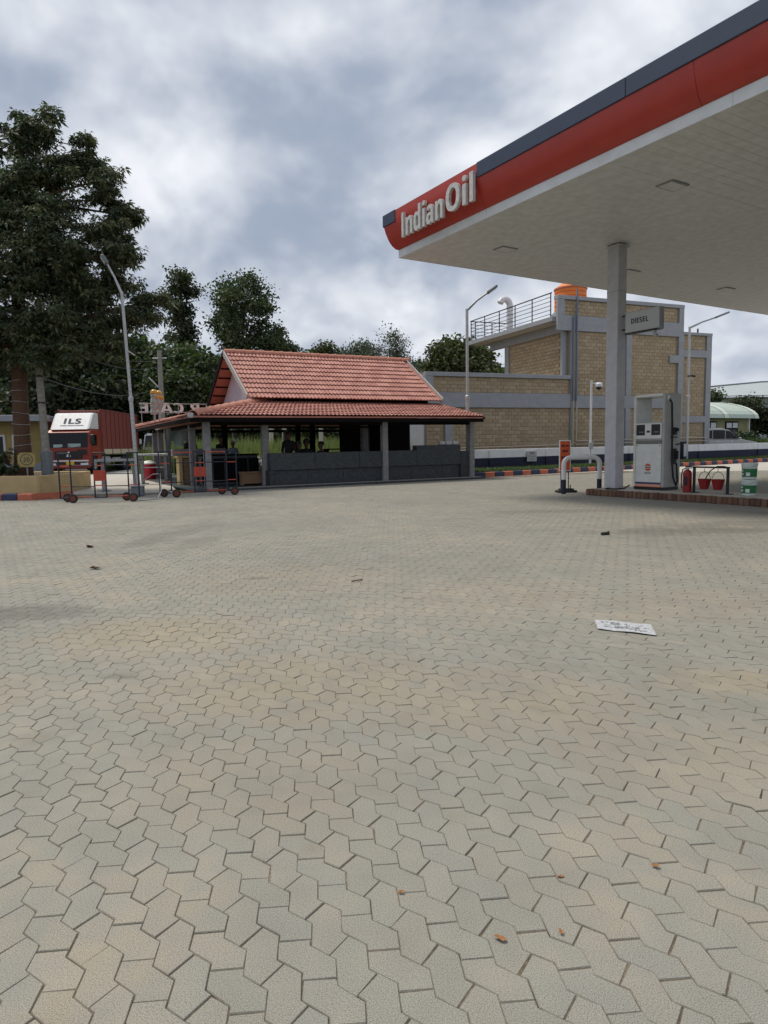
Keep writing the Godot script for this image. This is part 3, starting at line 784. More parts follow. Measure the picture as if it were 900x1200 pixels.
	tub("spike", [Vector3(0.13, 0.08, 0.05), Vector3(0.13, 0.2, 0.05)], 0.015, M.black, os, 6)
	bx("rim", Vector3(0, 0.95, 0), Vector3(0.31, 0.80, 0.025), M.print_white, os, 0.012)
	bx("board", Vector3(0, 0.95, 0.013), Vector3(0.262, 0.752, 0.008), M.sign_orange, os, 0.003)
	for q in [[-0.062, 1.21, 0.07, 0.045], [-0.03, 1.20, 0.05, 0.025], [0.055, 1.20, 0.10, 0.025], [0.06, 1.217, 0.05, 0.02]]:
		bx("pictogram", Vector3(q[0], q[1], 0.019), Vector3(q[2], q[3], 0.004), M.navy, os, 0.001)
	for q in [[-0.045, 1.07, 0.05, 0.06], [0.012, 1.07, 0.045, 0.06], [0.058, 1.068, 0.03, 0.055], [-0.075, 0.915, 0.05, 0.045], [-0.01, 0.912, 0.055, 0.05], [0.058, 0.915, 0.06, 0.045]]:
		bx("worn_print", Vector3(q[0], q[1], 0.019), Vector3(q[2], q[3], 0.004), M.navy, os, 0.001)

# ---------------------------------------------------------------- cafe pavilion
const PAV := Vector3(-5.43, 0.0, -20.78)
const PAV_TURN := 0.4852

func pav(s: float, y: float, t: float) -> Vector3:
	return PAV + Basis(Vector3.UP, PAV_TURN) * Vector3(s, y, -t)

func tile_mesh() -> ArrayMesh:   # interlocking clay tile with two rolls; x across, +z down the slope
	var g := Geo.new()
	var W := 0.29
	var Ln := 0.42
	var N := 10
	var y := func(x: float) -> float: return 0.033 * pow(0.5 - 0.5 * cos(2.0 * TAU * x / W), 0.8)
	for i in N:
		var x0 := W * i / N
		var x1 := W * (i + 1) / N
		var a := Vector3(x0 - W / 2, y.call(x0), 0)
		var b := Vector3(x1 - W / 2, y.call(x1), 0)
		var f := Vector3(0, 0, Ln / 2)
		var r := Vector3(0, 0, -Ln / 2)
		var na := Vector3(-(y.call(x0 + 0.004) - y.call(x0 - 0.004)), 0.008, 0).normalized()
		var nb := Vector3(-(y.call(x1 + 0.004) - y.call(x1 - 0.004)), 0.008, 0).normalized()
		g.trin(a + f, b + f, b + r, na, nb, nb)
		g.trin(a + f, b + r, a + r, na, nb, na)
		var dn := Vector3(0, -0.020, 0)
		g.quad(a + f + dn, b + f + dn, b + f, a + f)
	return g.mesh()

func ridge_mesh() -> ArrayMesh:   # half-round ridge tile along x
	var g := Geo.new()
	for k in 2:
		var r := 0.13 if k == 0 else 0.145
		var x0 := -0.22 if k == 0 else 0.16
		var x1 := 0.17 if k == 0 else 0.22
		for i in 8:
			var a := -0.15 + (PI + 0.3) * i / 8.0
			var b := -0.15 + (PI + 0.3) * (i + 1) / 8.0
			var na := Vector3(0, sin(a), cos(a))
			var nb := Vector3(0, sin(b), cos(b))
			g.trin(Vector3(x0, 0, 0) + na * r, Vector3(x1, 0, 0) + na * r, Vector3(x1, 0, 0) + nb * r, na, na, nb)
			g.trin(Vector3(x0, 0, 0) + na * r, Vector3(x1, 0, 0) + nb * r, Vector3(x0, 0, 0) + nb * r, na, nb, nb)
			if k == 1:
				for xe in [x0, x1]: g.quad(Vector3(xe, 0, 0) + na * 0.12, Vector3(xe, 0, 0) + na * r, Vector3(xe, 0, 0) + nb * r, Vector3(xe, 0, 0) + nb * 0.12)
	return g.mesh()

func slope_tiles(o: Vector3, ex: Vector3, dn: Vector3, cols: int, rows: int, keep: Callable) -> Array:   # o: upper left, ex across, dn down the slope (unit vectors)
	var out := []
	var nrm := dn.cross(ex).normalized()
	var bs := Basis(ex, nrm, dn) * Basis(Vector3.RIGHT, -0.11)
	for r in rows:
		for c in cols:
			var p := o + ex * (0.29 * (c + 0.5) + rng.randf_range(-0.003, 0.003)) + dn * (0.36 * (r + 0.5) + rng.randf_range(-0.006, 0.006)) + nrm * 0.035
			if keep.call(p): out.append(Transform3D(bs * Basis(Vector3.UP, rng.randfn(0, 0.008)) * Basis(Vector3.BACK, rng.randfn(0, 0.012)), p))
	return out

func roof_slab(pts: Array, th := 0.03) -> Geo:   # a thin plate through the given corners
	var g := Geo.new()
	var n: Vector3 = (pts[1] - pts[0]).cross(pts[2] - pts[0]).normalized()
	if n.y < 0: pts.reverse(); n = -n
	var lo := []
	for p in pts: lo.append(p - n * th)
	for i in range(1, pts.size() - 1):
		g.tri(pts[0], pts[i], pts[i + 1]); g.tri(lo[0], lo[i + 1], lo[i])
	for i in pts.size():
		var j := (i + 1) % pts.size()
		g.quad(lo[i], lo[j], pts[j], pts[i])
	return g

func build_pavilion() -> void:
	var p := thing("cafe_pavilion", "open cafe pavilion with red tiled gable roof over a hipped skirt roof", "pavilion", PAV, PAV_TURN)
	var q := func(s: float, y: float, t: float) -> Vector3: return Vector3(s, y, -t)
	var S0 := -0.62
	var S1 := 10.05
	var T0 := -0.62
	var T1 := 10.85
	var EH := 2.26
	var UH := 2.94
	var R := 3.26       # width of the skirt
	bx("floor", q.call(4.85, 0.02, 5.1), Vector3(10.7, 0.08, 11.2), M.slate, p, 0.01)
	# columns
	for c in [[0.0, 0.0], [6.2, 0.0], [9.9, 0.0], [0.12, 2.65], [0.12, 7.3], [0.12, 8.9], [0.1, 10.2], [2.0, 0.45], [9.8, 10.2], [6.2, 10.2]]:
		bx("column", q.call(c[0], 1.08, c[1]), Vector3(0.21, 2.1, 0.21), M.pav_column, p, 0.015)
	bx("column", q.call(6.9, 1.35, 3.0), Vector3(0.24, 2.6, 0.24), M.pav_column, p, 0.015)
	for c in [[1.86, 5.0], [5.5, 5.0], [6.0, 8.0], [9.3, 5.0]]:
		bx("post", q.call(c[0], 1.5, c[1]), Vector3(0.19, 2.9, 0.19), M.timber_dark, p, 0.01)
	# timber: eave boards, plates, rafters
	bx("eave_board", q.call((S0 + S1) / 2, EH - 0.10, T0 + 0.02), Vector3(S1 - S0, 0.13, 0.03), M.timber_dark, p, 0.004)
	bx("eave_board", q.call(S0 + 0.02, EH - 0.10, (T0 + T1) / 2), Vector3(0.03, 0.13, T1 - T0 - 0.05), M.timber_dark, p, 0.004)
	bx("wall_plate", q.call(4.95, 2.08, 0.0), Vector3(10.1, 0.12, 0.14), M.timber_dark, p, 0.008)
	bx("wall_plate", q.call(0.1, 2.08, 5.1), Vector3(0.14, 0.12, 10.0), M.timber_dark, p, 0.008)
	bx("wall_plate", q.call(4.95, 2.08, 10.2), Vector3(10.1, 0.12, 0.14), M.timber_dark, p, 0.008)
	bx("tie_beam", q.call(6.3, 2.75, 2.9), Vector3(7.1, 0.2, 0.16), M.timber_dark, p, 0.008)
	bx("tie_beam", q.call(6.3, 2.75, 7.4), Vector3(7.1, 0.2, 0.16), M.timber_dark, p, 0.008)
	bx("hanging_rail", q.call(3.2, 1.98, 1.2), Vector3(6.0, 0.07, 0.07), M.timber_dark, p, 0.006)
	for i in 12:
		var s := 0.4 + i * 0.86
		if s > 2.7: tub("rafter", [q.call(s, EH - 0.08, T0 + 0.1), q.call(s, UH - 0.06, T0 + R)], 0.045, M.timber_dark, p, 4)
	# skirt roof: decks, tiles, hips
	var sk := obj("skirt_roof", roof_slab([q.call(S0, EH, T0), q.call(S1, EH, T0), q.call(S1, UH, T0 + R), q.call(S0 + R, UH, T0 + R)]), M.under_tile, p)
	obj("roof_deck", roof_slab([q.call(S0, EH, T0), q.call(S0 + R, UH, T0 + R), q.call(S0 + R, UH, T1 - R), q.call(S0, EH, T1)]), M.under_tile, sk)
	obj("roof_deck", roof_slab([q.call(S0, EH, T1), q.call(S0 + R, UH, T1 - R), q.call(S1, UH, T1 - R), q.call(S1, EH, T1)]), M.under_tile, sk)
	var tm := tile_mesh()
	var dl := Vector2(R, UH - EH).normalized()
	var xs := []
	xs += slope_tiles(q.call(S0, UH, T0 + R), Vector3(1, 0, 0), Vector3(0, -dl.y, dl.x), 37, 9, func(w: Vector3) -> bool: return (w.x - S0) > (-w.z - T0) - 0.05 and w.x < S1 and -w.z > T0 - 0.05)
	xs += slope_tiles(q.call(S0 + R, UH, T1), Vector3(0, 0, 1), Vector3(-dl.x, -dl.y, 0), 40, 9, func(w: Vector3) -> bool: return (-w.z - T0) > (w.x - S0) - 0.05 and (T1 + w.z) > (w.x - S0) - 0.05 and w.x > S0 - 0.05)
	xs += slope_tiles(q.call(S1, UH, T1 - R), Vector3(-1, 0, 0), Vector3(0, -dl.y, -dl.x), 37, 9, func(w: Vector3) -> bool: return (w.x - S0) > (T1 + w.z) - 0.05 and w.x > S0 and -w.z < T1 + 0.05)
	var rm := ridge_mesh()
	var hipd: Vector3 = (q.call(S0, EH, T0) - q.call(S0 + R, UH, T0 + R)).normalized()
	var up := (Vector3.UP - hipd * hipd.y).normalized()
	var hb := Basis(hipd, up, hipd.cross(up))
	for i in 12:
		var w: Vector3 = q.call(S0 + R, UH, T0 + R) + hipd * (0.2 + 0.50 * i)
		if w.x < S0 + 0.1: break
		obj("hip_tile", rm, M.ridge_tile, sk, Transform3D((hb * Basis(Vector3.FORWARD, 0.07)).scaled_local(Vector3(1.25, 1.1, 1.3)), w + Vector3(0, 0.03, 0)))
	var hip2: Vector3 = (q.call(S0, EH, T1) - q.call(S0 + R, UH, T1 - R)).normalized()
	for i in 12:
		var w: Vector3 = q.call(S0 + R, UH, T1 - R) + hip2 * (0.2 + 0.39 * i)
		if w.x < S0 + 0.1: break
		obj("hip_tile", rm, M.ridge_tile, sk, Transform3D(Basis(hip2, (Vector3.UP - hip2 * hip2.y).normalized(), hip2.cross((Vector3.UP - hip2 * hip2.y).normalized())), w + Vector3(0, 0.035, 0)))
	bx("hip_cap", q.call(S0 + 0.04, EH + 0.03, T0 + 0.04), Vector3(0.16, 0.16, 0.16), M.verge, sk, 0.03)
	tub("verge_board", [q.call(S1 + 0.02, EH - 0.02, T0), q.call(S1 + 0.02, UH + 0.0, T0 + R)], 0.05, M.timber_dark, sk, 4)
	# gable roof
	var G0 := 2.0
	var G1 := 10.02
	var TF := 2.15
	var TR := 5.1
	var TB := 8.05
	var GH := 3.07
	var RH := 4.97
	var gr := obj("gable_roof", roof_slab([q.call(G0, GH, TF), q.call(G1, GH, TF), q.call(G1, RH, TR), q.call(G0, RH, TR)]), M.under_tile, p)
	obj("roof_deck", roof_slab([q.call(G0, GH, TB), q.call(G0, RH, TR), q.call(G1, RH, TR), q.call(G1, GH, TB)]), M.under_tile, gr)
	var d2 := Vector2(TR - TF, RH - GH).normalized()
	var front := slope_tiles(q.call(G0 + 0.05, RH, TR), Vector3(1, 0, 0), Vector3(0, -d2.y, d2.x), 27, 10, func(w: Vector3) -> bool: return -w.z > TF - 0.1)
	var tones := tone_mats("tile_field", TILE_TONES)
	for w in front: obj("roof_tile", tm, tones[rng.randi() % tones.size()], gr, w)
	xs += slope_tiles(q.call(G1 - 0.05, RH, TR), Vector3(-1, 0, 0), Vector3(0, -d2.y, -d2.x), 27, 10, func(w: Vector3) -> bool: return -w.z < TB + 0.1)
	var cols := []
	for w in xs:
		var c: Array = TILE_TONES[rng.randi() % TILE_TONES.size()]
		cols.append(Color(c[0], c[1], c[2]))
	multi("roof_tile_field", tm, M.tile_field, p, xs, cols).set_meta("kind", "stuff")
	for i in 21: obj("ridge_tile", rm, M.ridge_tile, gr, Transform3D(Basis(Vector3.BACK, 0.025), q.call(G0 + 0.2 + 0.388 * i, RH + 0.01, TR)))
	for k in 2:
		var s: float = [G0 - 0.03, G1 + 0.03][k]
		for t in [TF, TB]:
			var a: Vector3 = q.call(s, RH + 0.02, TR)
			var b: Vector3 = q.call(s, GH + 0.02, t)
			var dr := (b - a).normalized()
			var nn := Vector3.RIGHT.cross(dr)
			obj("verge_board", bmesh(Vector3(0.05, 0.2, a.distance_to(b)), 0.006), M.verge if t == TF else M.timber_dark, gr, Transform3D(Basis(Vector3.RIGHT, nn * signf(nn.y), Vector3.RIGHT.cross(nn * signf(nn.y))), (a + b) / 2 - nn * signf(nn.y) * 0.03))
	for i in 6:   # purlins under the overhang
		var f := (i + 0.5) / 6.0
		bx("purlin", q.call((G0 + G1) / 2, lerpf(GH, RH, f) - 0.07, lerpf(TB, TR, f)), Vector3(G1 - G0 - 0.1, 0.05, 0.05), M.timber_dark, gr, 0.004)
	for s in [2.55, 9.6]:
		var g := Geo.new()
		g.prism(PackedVector2Array([Vector2(-TB + 0.25, 2.85), Vector2(-TF - 0.25, 2.85), Vector2(-TR, RH - 0.2)]), -0.06, 0.06, Transform3D(Basis(Vector3(0, 0, 1), Vector3(0, 1, 0), Vector3(-1, 0, 0)), Vector3(s, 0, 0)))
		obj("gable_wall", g, M.lavender, p)
	bx("clerestory_board", q.call(6.3, 3.0, TF + 0.35), Vector3(6.5, 0.3, 0.04), M.timber_dark, p, 0.005)
	# slate-clad front wall with overhanging upper band
	bx("wall_base", q.call(5.85, 0.30, 0.19), Vector3(7.6, 0.50, 0.30), M.slate_dark, p, 0.01)
	var edges := [2.0, 3.55, 5.2, 7.5]
	for i in 3: bx("slate_panel", q.call((edges[i] + edges[i + 1]) / 2, 0.83, 0.12), Vector3(edges[i + 1] - edges[i] - 0.006, 0.56, 0.34), M.slate, p, 0.012)
	bx("slate_panel", q.call(8.45, 0.915, 0.12), Vector3(1.895, 0.73, 0.34), M.slate, p, 0.012)
	edges = [2.1, 3.3, 4.6, 5.9, 7.3, 8.6, 9.6]
	for i in 6: bx("slate_panel", q.call((edges[i] + edges[i + 1]) / 2, 0.30, 0.03), Vector3(edges[i + 1] - edges[i] - 0.008, 0.49, 0.03), M.slate, p, 0.006)
	bx("end_block", q.call(9.55, 0.56, 0.14), Vector3(0.32, 1.0, 0.42), M.slate_dark, p, 0.012)
	bx("end_slab", q.call(2.03, 0.30, 0.25), Vector3(0.16, 0.5, 0.7), M.slate_dark, p, 0.01)
	bx("kerb_edge", q.call(5.0, 0.035, -0.22), Vector3(10.1, 0.07, 0.3), M.pole_concrete, p, 0.012)
	# dark service room at the right-hand end
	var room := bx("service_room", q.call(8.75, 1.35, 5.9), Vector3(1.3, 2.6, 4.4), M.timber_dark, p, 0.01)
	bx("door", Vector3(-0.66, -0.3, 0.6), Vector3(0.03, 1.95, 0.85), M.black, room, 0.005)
	# brick counter at the left-hand end
	var ct := thing("brick_counter", "low brick serving counter with tan end panels under the pavilion's left eave", "counter", pav(0.75, 0.06, 3.3), PAV_TURN)
	bx("core", Vector3(0, 0.46, 0), Vector3(1.9, 0.92, 0.6), M.counter_brick, ct, 0.01)
	for y in 6:
		for x in 8:
			bx("brick", Vector3(-0.84 + x * 0.235 + (0.06 if y % 2 else 0.0), 0.10 + y * 0.145, 0.30), Vector3(0.225, 0.135, 0.03), M.counter_brick, ct, 0.008)
	for x in [-1.0, 0.0, 1.0]: bx("end_panel", Vector3(x, 0.47, 0.16), Vector3(0.12, 0.94, 0.5), M.counter_tan, ct, 0.01)
	bx("counter_top", Vector3(0, 0.965, 0), Vector3(2.2, 0.06, 0.75), M.counter_tan, ct, 0.01)
	bx("back_shelf", Vector3(-0.2, 1.12, -0.35), Vector3(1.9, 0.25, 0.3), M.pav_column, ct, 0.01)
	var bd := thing("drinks_cooler", "dark low counter block between the pavilion's corner columns and slate wall", "counter", pav(1.15, 0.06, 1.9), PAV_TURN)
	bx("body", Vector3(0, 0.5, 0), Vector3(1.9, 1.0, 0.55), M.slate_dark, bd, 0.02)
	bx("top", Vector3(0, 1.02, 0), Vector3(2.0, 0.05, 0.62), M.timber_dark, bd, 0.01)
	for x in 5: bx("slat", Vector3(-0.8 + x * 0.4, 0.5, 0.285), Vector3(0.36, 0.8, 0.02), M.timber_dark, bd, 0.005)
	var be := thing("timber_bench", "brown timber bench end beside the slate wall", "bench", pav(1.75, 0.06, 1.05), PAV_TURN)
	bx("seat", Vector3(0, 0.42, 0), Vector3(0.9, 0.06, 0.42), M.counter_brick, be, 0.01)
	bx("front", Vector3(0, 0.22, 0.16), Vector3(0.86, 0.34, 0.04), M.counter_brick, be, 0.008)
	for x in [-0.4, 0.4]: bx("leg", Vector3(x, 0.2, 0), Vector3(0.05, 0.4, 0.36), M.counter_brick, be, 0.006)
	# tarpaulin over the counter
	var ta := thing("hanging_tarpaulin", "pale grey-green tarpaulin hanging above the brick counter", "tarpaulin", pav(0.35, 1.35, 6.0), PAV_TURN)
	var g3 := Geo.new()
	var tp := func(i: int, j: int) -> Vector3: return Vector3(i * 0.09 - 0.5, 0.72 - j * 0.11 + 0.03 * sin(i * 1.3), 0.06 * sin(i * 0.9 + j * 0.4) + 0.02 * j)
	for i in 11:
		for j in 6:
			if j > 3 and i % 5 == 2: continue
			g3.quad(tp.call(i, j + 1), tp.call(i + 1, j + 1), tp.call(i + 1, j), tp.call(i, j))
	obj("cloth", g3, M.tarp, ta)
	tub("rod", [Vector3(-0.6, 0.74, 0), Vector3(0.6, 0.74, 0)], 0.02, M.galv, ta, 6)
	var bxs := thing("water_carton_stack", "stack of pale shrink-wrapped water cartons on the slate wall", "cartons", pav(9.0, 1.283, 0.16), PAV_TURN)
	for i in 3: bx("carton", Vector3(-0.28 + i * 0.27, 0.07, 0.02 * (i - 1)), Vector3(0.25, 0.14, 0.18), M.plastic_white, bxs, 0.02)
	# plastic chairs inside
	for k in 2:
		plastic_chair(pav([6.6, 7.3][k], 0.06, [6.2, 5.2][k]), PAV_TURN + [0.4, -0.5][k], ["white plastic chair in the pavilion behind the middle column", "white plastic chair beside the dark service room"][k])
	var tb := thing("cafe_table", "dark slim-legged cafe table behind the slate wall", "table", pav(5.0, 0.06, 1.4), PAV_TURN)
	bx("top", Vector3(0, 1.14, 0), Vector3(1.0, 0.04, 0.6), M.timber_dark, tb, 0.008)
	for x in [-0.42, 0.42]: bx("leg", Vector3(x, 0.57, 0), Vector3(0.05, 1.12, 0.4), M.timber_dark, tb, 0.005)
	# golden-topped sirens on stalks over the left eave
	for k in 4:
		var t: float = [8.8, 7.9, 7.15, 6.7][k]
		var s: float = [-0.1, -0.05, -0.15, -0.4][k]
		var y0 := EH + (s - S0) / R * (UH - EH) + 0.03
		var sr := thing("horn_siren", ["tall grey horn with golden dome on the pavilion's left eave, farthest from the corner", "grey horn with golden dome, second from the far end of the left eave", "grey horn with golden dome, third from the far end of the left eave", "grey horn with golden dome on the left eave, closest to the roof corner"][k], "siren", pav(s, y0, t), PAV_TURN, "sirens on the pavilion eave")
		sr.scale = Vector3.ONE * 1.18
		var hh: float = [0.62, 0.78, 0.88, 0.92][k]
		tub("stalk", [Vector3(0, 0, 0), Vector3(0, hh - 0.25, 0)], 0.018, M.galv, sr, 6)
		lat("horn_body", [Vector2(0, hh - 0.32), Vector2(0.11, hh - 0.30), Vector2(0.125, hh - 0.22), Vector2(0.105, hh - 0.1), Vector2(0.12, hh), Vector2(0.09, hh + 0.06), Vector2(0, hh + 0.06)], M.galv, sr, Vector3.ZERO, 14)
		lat("dome", [Vector2(0.115, hh + 0.04), Vector2(0.12, hh + 0.07), Vector2(0.10, hh + 0.14), Vector2(0.05, hh + 0.18), Vector2(0, hh + 0.185)], M.gold, sr, Vector3.ZERO, 14)
		lat("lower_dome", [Vector2(0, hh - 0.14), Vector2(0.07, hh - 0.12), Vector2(0.085, hh - 0.06), Vector2(0.06, hh), Vector2(0, hh + 0.02)], M.gold, sr, Vector3(0.07, 0, 0.07), 12)
	# roof sign facing the road, seen from behind
	var cs := thing("cafe_roof_sign", "white cut-out letters of a cafe sign on the far eave, seen from behind", "sign", pav(1.25, 2.40, 10.55), PAV_TURN + PI)
	text("lettering", "P R CAFE", M.print_white, cs, Transform3D(Basis(), Vector3(0, 0.75, 0)), 3.3, 0.46, 0.06)
	for y in [0.56, 0.94]: bx("rail", Vector3(0, y, -0.05), Vector3(3.4, 0.03, 0.03), M.galv, cs, 0.004)
	for i in 5: tub("leg", [Vector3(-1.6 + 0.8 * i, -0.08, -0.05), Vector3(-1.6 + 0.8 * i, 0.95, -0.05)], 0.015, M.galv, cs, 6)

func plastic_chair(at: Vector3, turn: float, label: String) -> void:
	var c := thing("plastic_chair", label, "chair", at, turn, "white plastic chairs in the pavilion")
	bx("seat", Vector3(0, 0.44, 0), Vector3(0.44, 0.04, 0.42), M.plastic_white, c, 0.015)
	bx("backrest", Vector3(0, 0.70, -0.2), Vector3(0.42, 0.42, 0.03), M.plastic_white, c, 0.014)
	for x in [-0.2, 0.2]:
		for z in [-0.18, 0.18]: tub("leg", [Vector3(x * 1.1, 0, z * 1.1), Vector3(x, 0.44, z)], 0.02, M.plastic_white, c, 6)
		tub("armrest", [Vector3(x * 1.1, 0.44, 0.16), Vector3(x * 1.1, 0.64, 0.14), Vector3(x * 1.1, 0.66, -0.2)], 0.02, M.plastic_white, c, 6)

# ---------------------------------------------------------------- block building, boundary wall, kerb
const BLD := Vector3(2.23, 0.0, -34.47)
const BLD_TURN := 0.38886

func build_building() -> void:
	var b := thing("block_building", "tall tan block building with grey bands and roof terrace railing", "building", BLD, BLD_TURN)
	# local x along the facade, -z into the building
	var core := func(x0: float, x1: float, y0: float, y1: float, z0: float, z1: float) -> void:
		bx("wall", Vector3((x0 + x1) / 2, (y0 + y1) / 2, (z0 + z1) / 2), Vector3(x1 - x0, y1 - y0, absf(z1 - z0)), M.mortar, b, 0.005)
	core.call(0.05, 9.0, 0.0, 4.95, -0.12, -9.0)
	core.call(9.0, 17.15, 0.0, 9.1, -0.122, -0.6)
	core.call(9.1, 17.1, 0.0, 7.9, -0.6, -6.5)
	core.call(17.15, 19.85, 0.0, 7.7, -0.42, -6.0)
	core.call(8.95, 9.3, 4.9, 7.9, -0.6, -6.5)
	# painted bands, pilasters and copings, standing proud of the blocks
	var band := func(x0: float, x1: float, y0: float, y1: float, zf := 0.0, th := 0.16) -> void:
		bx("grey_band", Vector3((x0 + x1) / 2, (y0 + y1) / 2, zf - th / 2), Vector3(x1 - x0, y1 - y0, th), M.grey_paint, b, 0.008)
	band.call(0.0, 9.0, 3.20, 3.97)
	band.call(0.0, 9.0, 4.79, 5.0, 0.02, 0.3)
	band.call(0.0, 0.45, 3.97, 4.79, 0.004)
	band.call(1.10, 1.56, 0.0, 3.20, 0.004)
	band.call(8.62, 9.02, 4.98, 7.44, -0.3)
	band.call(9.02, 9.22, 0.0, 7.45, 0.004)
	band.call(9.22, 17.25, 3.20, 3.90)
	band.call(8.1, 17.25, 7.45, 8.26, 0.006, 0.2)
	band.call(8.1, 8.55, 8.26, 9.12, 0.004)
	band.call(8.1, 17.25, 9.12, 9.32, 0.03, 0.4)
	band.call(12.92, 13.30, 3.90, 7.45, 0.004)
	band.call(12.92, 13.30, 0.0, 3.20, 0.004)
	band.call(16.88, 17.25, 0.0, 7.45, 0.004)
	band.call(16.88, 17.25, 8.26, 9.12, 0.004)
	band.call(16.2, 16.88, 5.9, 6.35, 0.004)
	band.call(17.25, 19.9, 7.66, 7.82, -0.27, 0.3)
	band.call(17.25, 19.9, 6.33, 6.77, -0.3)
	band.call(17.25, 19.9, 2.36, 2.76, -0.3)
	for y in [[0.0, 2.36], [2.76, 6.33], [6.77, 7.66]]: band.call(19.48, 19.9, y[0], y[1], -0.298)
	for y in [[0.0, 2.36], [2.76, 6.33], [6.77, 7.66]]: band.call(17.25, 17.62, y[0], y[1], -0.298)
	# tower's side: corner posts, head beam, cantilever slab with terrace railing
	var side := func(z0: float, z1: float, y0: float, y1: float, xf: float, th: float) -> void:
		bx("grey_band", Vector3(xf + th / 2, (y0 + y1) / 2, (z0 + z1) / 2), Vector3(th, y1 - y0, absf(z1 - z0)), M.grey_paint, b, 0.008)
	side.call(-0.17, -9.05, 0.0, 4.78, -0.05, 0.12)
	side.call(-0.3, -0.75, 5.0, 7.44, 8.86, 0.14)
	side.call(-6.1, -6.55, 5.0, 7.44, 8.86, 0.14)
	side.call(-0.32, -8.3, 7.45, 7.93, 8.84, 0.3)
	bx("terrace_slab", Vector3(9.6, 8.08, -4.9), Vector3(3.4, 0.26, 9.3), M.grey_paint, b, 0.01)
	bx("soffit_panel", Vector3(8.42, 7.94, -5.0), Vector3(0.8, 0.015, 8.9), M.soffit, b, 0.003)
	var rl := bx("terrace_railing", Vector3(8.02, 9.52, -4.95), Vector3(0.05, 0.06, 9.0), M.black, b, 0.01)
	for i in 6: bx("rail_post", Vector3(0, -0.65, 4.4 - 1.76 * i), Vector3(0.05, 1.3, 0.05), M.black, rl, 0.006)
	for i in 5: bx("rail_bar", Vector3(0, -0.22 - 0.23 * i, 0), Vector3(0.025, 0.03, 8.9), M.black, rl, 0.005)
	var r2 := bx("terrace_railing", Vector3(9.6, 9.52, -9.44), Vector3(3.1, 0.06, 0.05), M.black, b, 0.01)
	for i in 3: bx("rail_post", Vector3(1.4 - 1.3 * i, -0.65, 0), Vector3(0.05, 1.3, 0.05), M.black, r2, 0.006)
	for i in 5: bx("rail_bar", Vector3(0, -0.22 - 0.23 * i, 0), Vector3(3.0, 0.03, 0.025), M.black, r2, 0.005)
	# blocks: courses of rough tan blocks; 300 single ones, the others as a field
	var panels := [   # x0, x1, y0, y1, face z, along z?
		[0.48, 9.0, 3.98, 4.78, -0.10], [0.06, 1.08, 0.75, 3.19, -0.10], [1.58, 9.0, 0.75, 3.19, -0.10], [9.24, 12.9, 3.92, 7.43, -0.10], [13.32, 16.86, 3.92, 7.43, -0.10], [9.24, 12.9, 0.75, 3.19, -0.10], [13.32, 16.86, 0.75, 3.19, -0.10],
		[8.57, 16.86, 8.28, 9.11, -0.10], [17.64, 19.46, 6.79, 7.65, -0.40], [17.64, 19.46, 2.78, 6.32, -0.40], [17.64, 19.46, 0.75, 2.35, -0.40]]
	var me := bmesh(Vector3(0.385, 0.190, 0.10), 0.016)
	var half := bmesh(Vector3(0.185, 0.190, 0.10), 0.016)
	var tones := tone_mats("block_field", BLOCK_TONES)
	var fx := [[], []]
	var fc := [[], []]
	var n := 0
	var put := func(xf: Transform3D, whole: bool) -> void:
		var k := rng.randi() % BLOCK_TONES.size()
		if whole and fx[0].size() + 0 >= 0 and n_blocks < 300:
			n_blocks += 1
			obj("block", me, tones[k], b, xf)
		else:
			var c: Array = BLOCK_TONES[k]
			var w := 0 if whole else 1
			fx[w].append(xf); fc[w].append(Color(c[0], c[1], c[2]))
	for p in panels:
		var rows := int(round((p[3] - p[2]) / 0.2))
		var ch: float = (p[3] - p[2]) / rows
		for r in rows:
			var x: float = p[0] + (0.1 if r % 2 else 0.2)
			if r % 2: put.call(Transform3D(Basis(), Vector3(p[0] + 0.1, p[2] + ch * (r + 0.5), p[4] - 0.05 + rng.randf_range(-0.008, 0.006))), false)
			x = p[0] + (0.4 if r % 2 else 0.2)
			while x + 0.19 < p[1]:
				put.call(Transform3D(Basis(Vector3.UP, rng.randfn(0, 0.006)).scaled(Vector3(1, ch / 0.2, 1)), Vector3(x, p[2] + ch * (r + 0.5), p[4] - 0.05 + rng.randf_range(-0.008, 0.006))), true)
				x += 0.4
			if x - 0.2 + 0.18 < p[1]: put.call(Transform3D(Basis(), Vector3(x - 0.1, p[2] + ch * (r + 0.5), p[4] - 0.05)), false)
	for r in 12:   # the tower's side wall, above the low roof
		var z := -0.95 - (0.2 if r % 2 else 0.0)
		while z > -5.95:
			put.call(Transform3D(Basis(Vector3.UP, PI / 2), Vector3(8.965 + rng.randf_range(-0.006, 0.006), 5.06 + 0.2 * r, z)), true)
			z -= 0.4
	multi("block_field", me, M.block_field, b, fx[0], fc[0]).set_meta("kind", "stuff")
	multi("half_block_field", half, M.block_field, b, fx[1], fc[1]).set_meta("kind", "stuff")
	# pipes
	for x in [9.12, 9.34]: tub("downpipe", [Vector3(x, 3.6, 0.07), Vector3(x, 9.7 if x > 9.2 else 8.2, 0.07)], 0.055, M.pipe_grey, b, 8)
	for x in [9.12, 9.36]: tub("service_pipe", [Vector3(x, 3.6, 0.07), Vector3(x, 1.36 if x > 9.2 else 1.16, 0.07)], 0.035, M.pipe_cream, b, 6)
	tub("service_pipe", [Vector3(1.6, 1.08, 0.06), Vector3(9.12, 1.16, 0.06)], 0.035, M.pipe_cream, b, 6)
	for y in [1.16, 1.36]: tub("service_pipe", [Vector3(9.36, y, 0.06), Vector3(17.2, y + 0.06, 0.06), Vector3(17.25, y + 0.06, -0.24), Vector3(19.6, y + 0.06, -0.24)], 0.03, M.pipe_cream, b, 6)
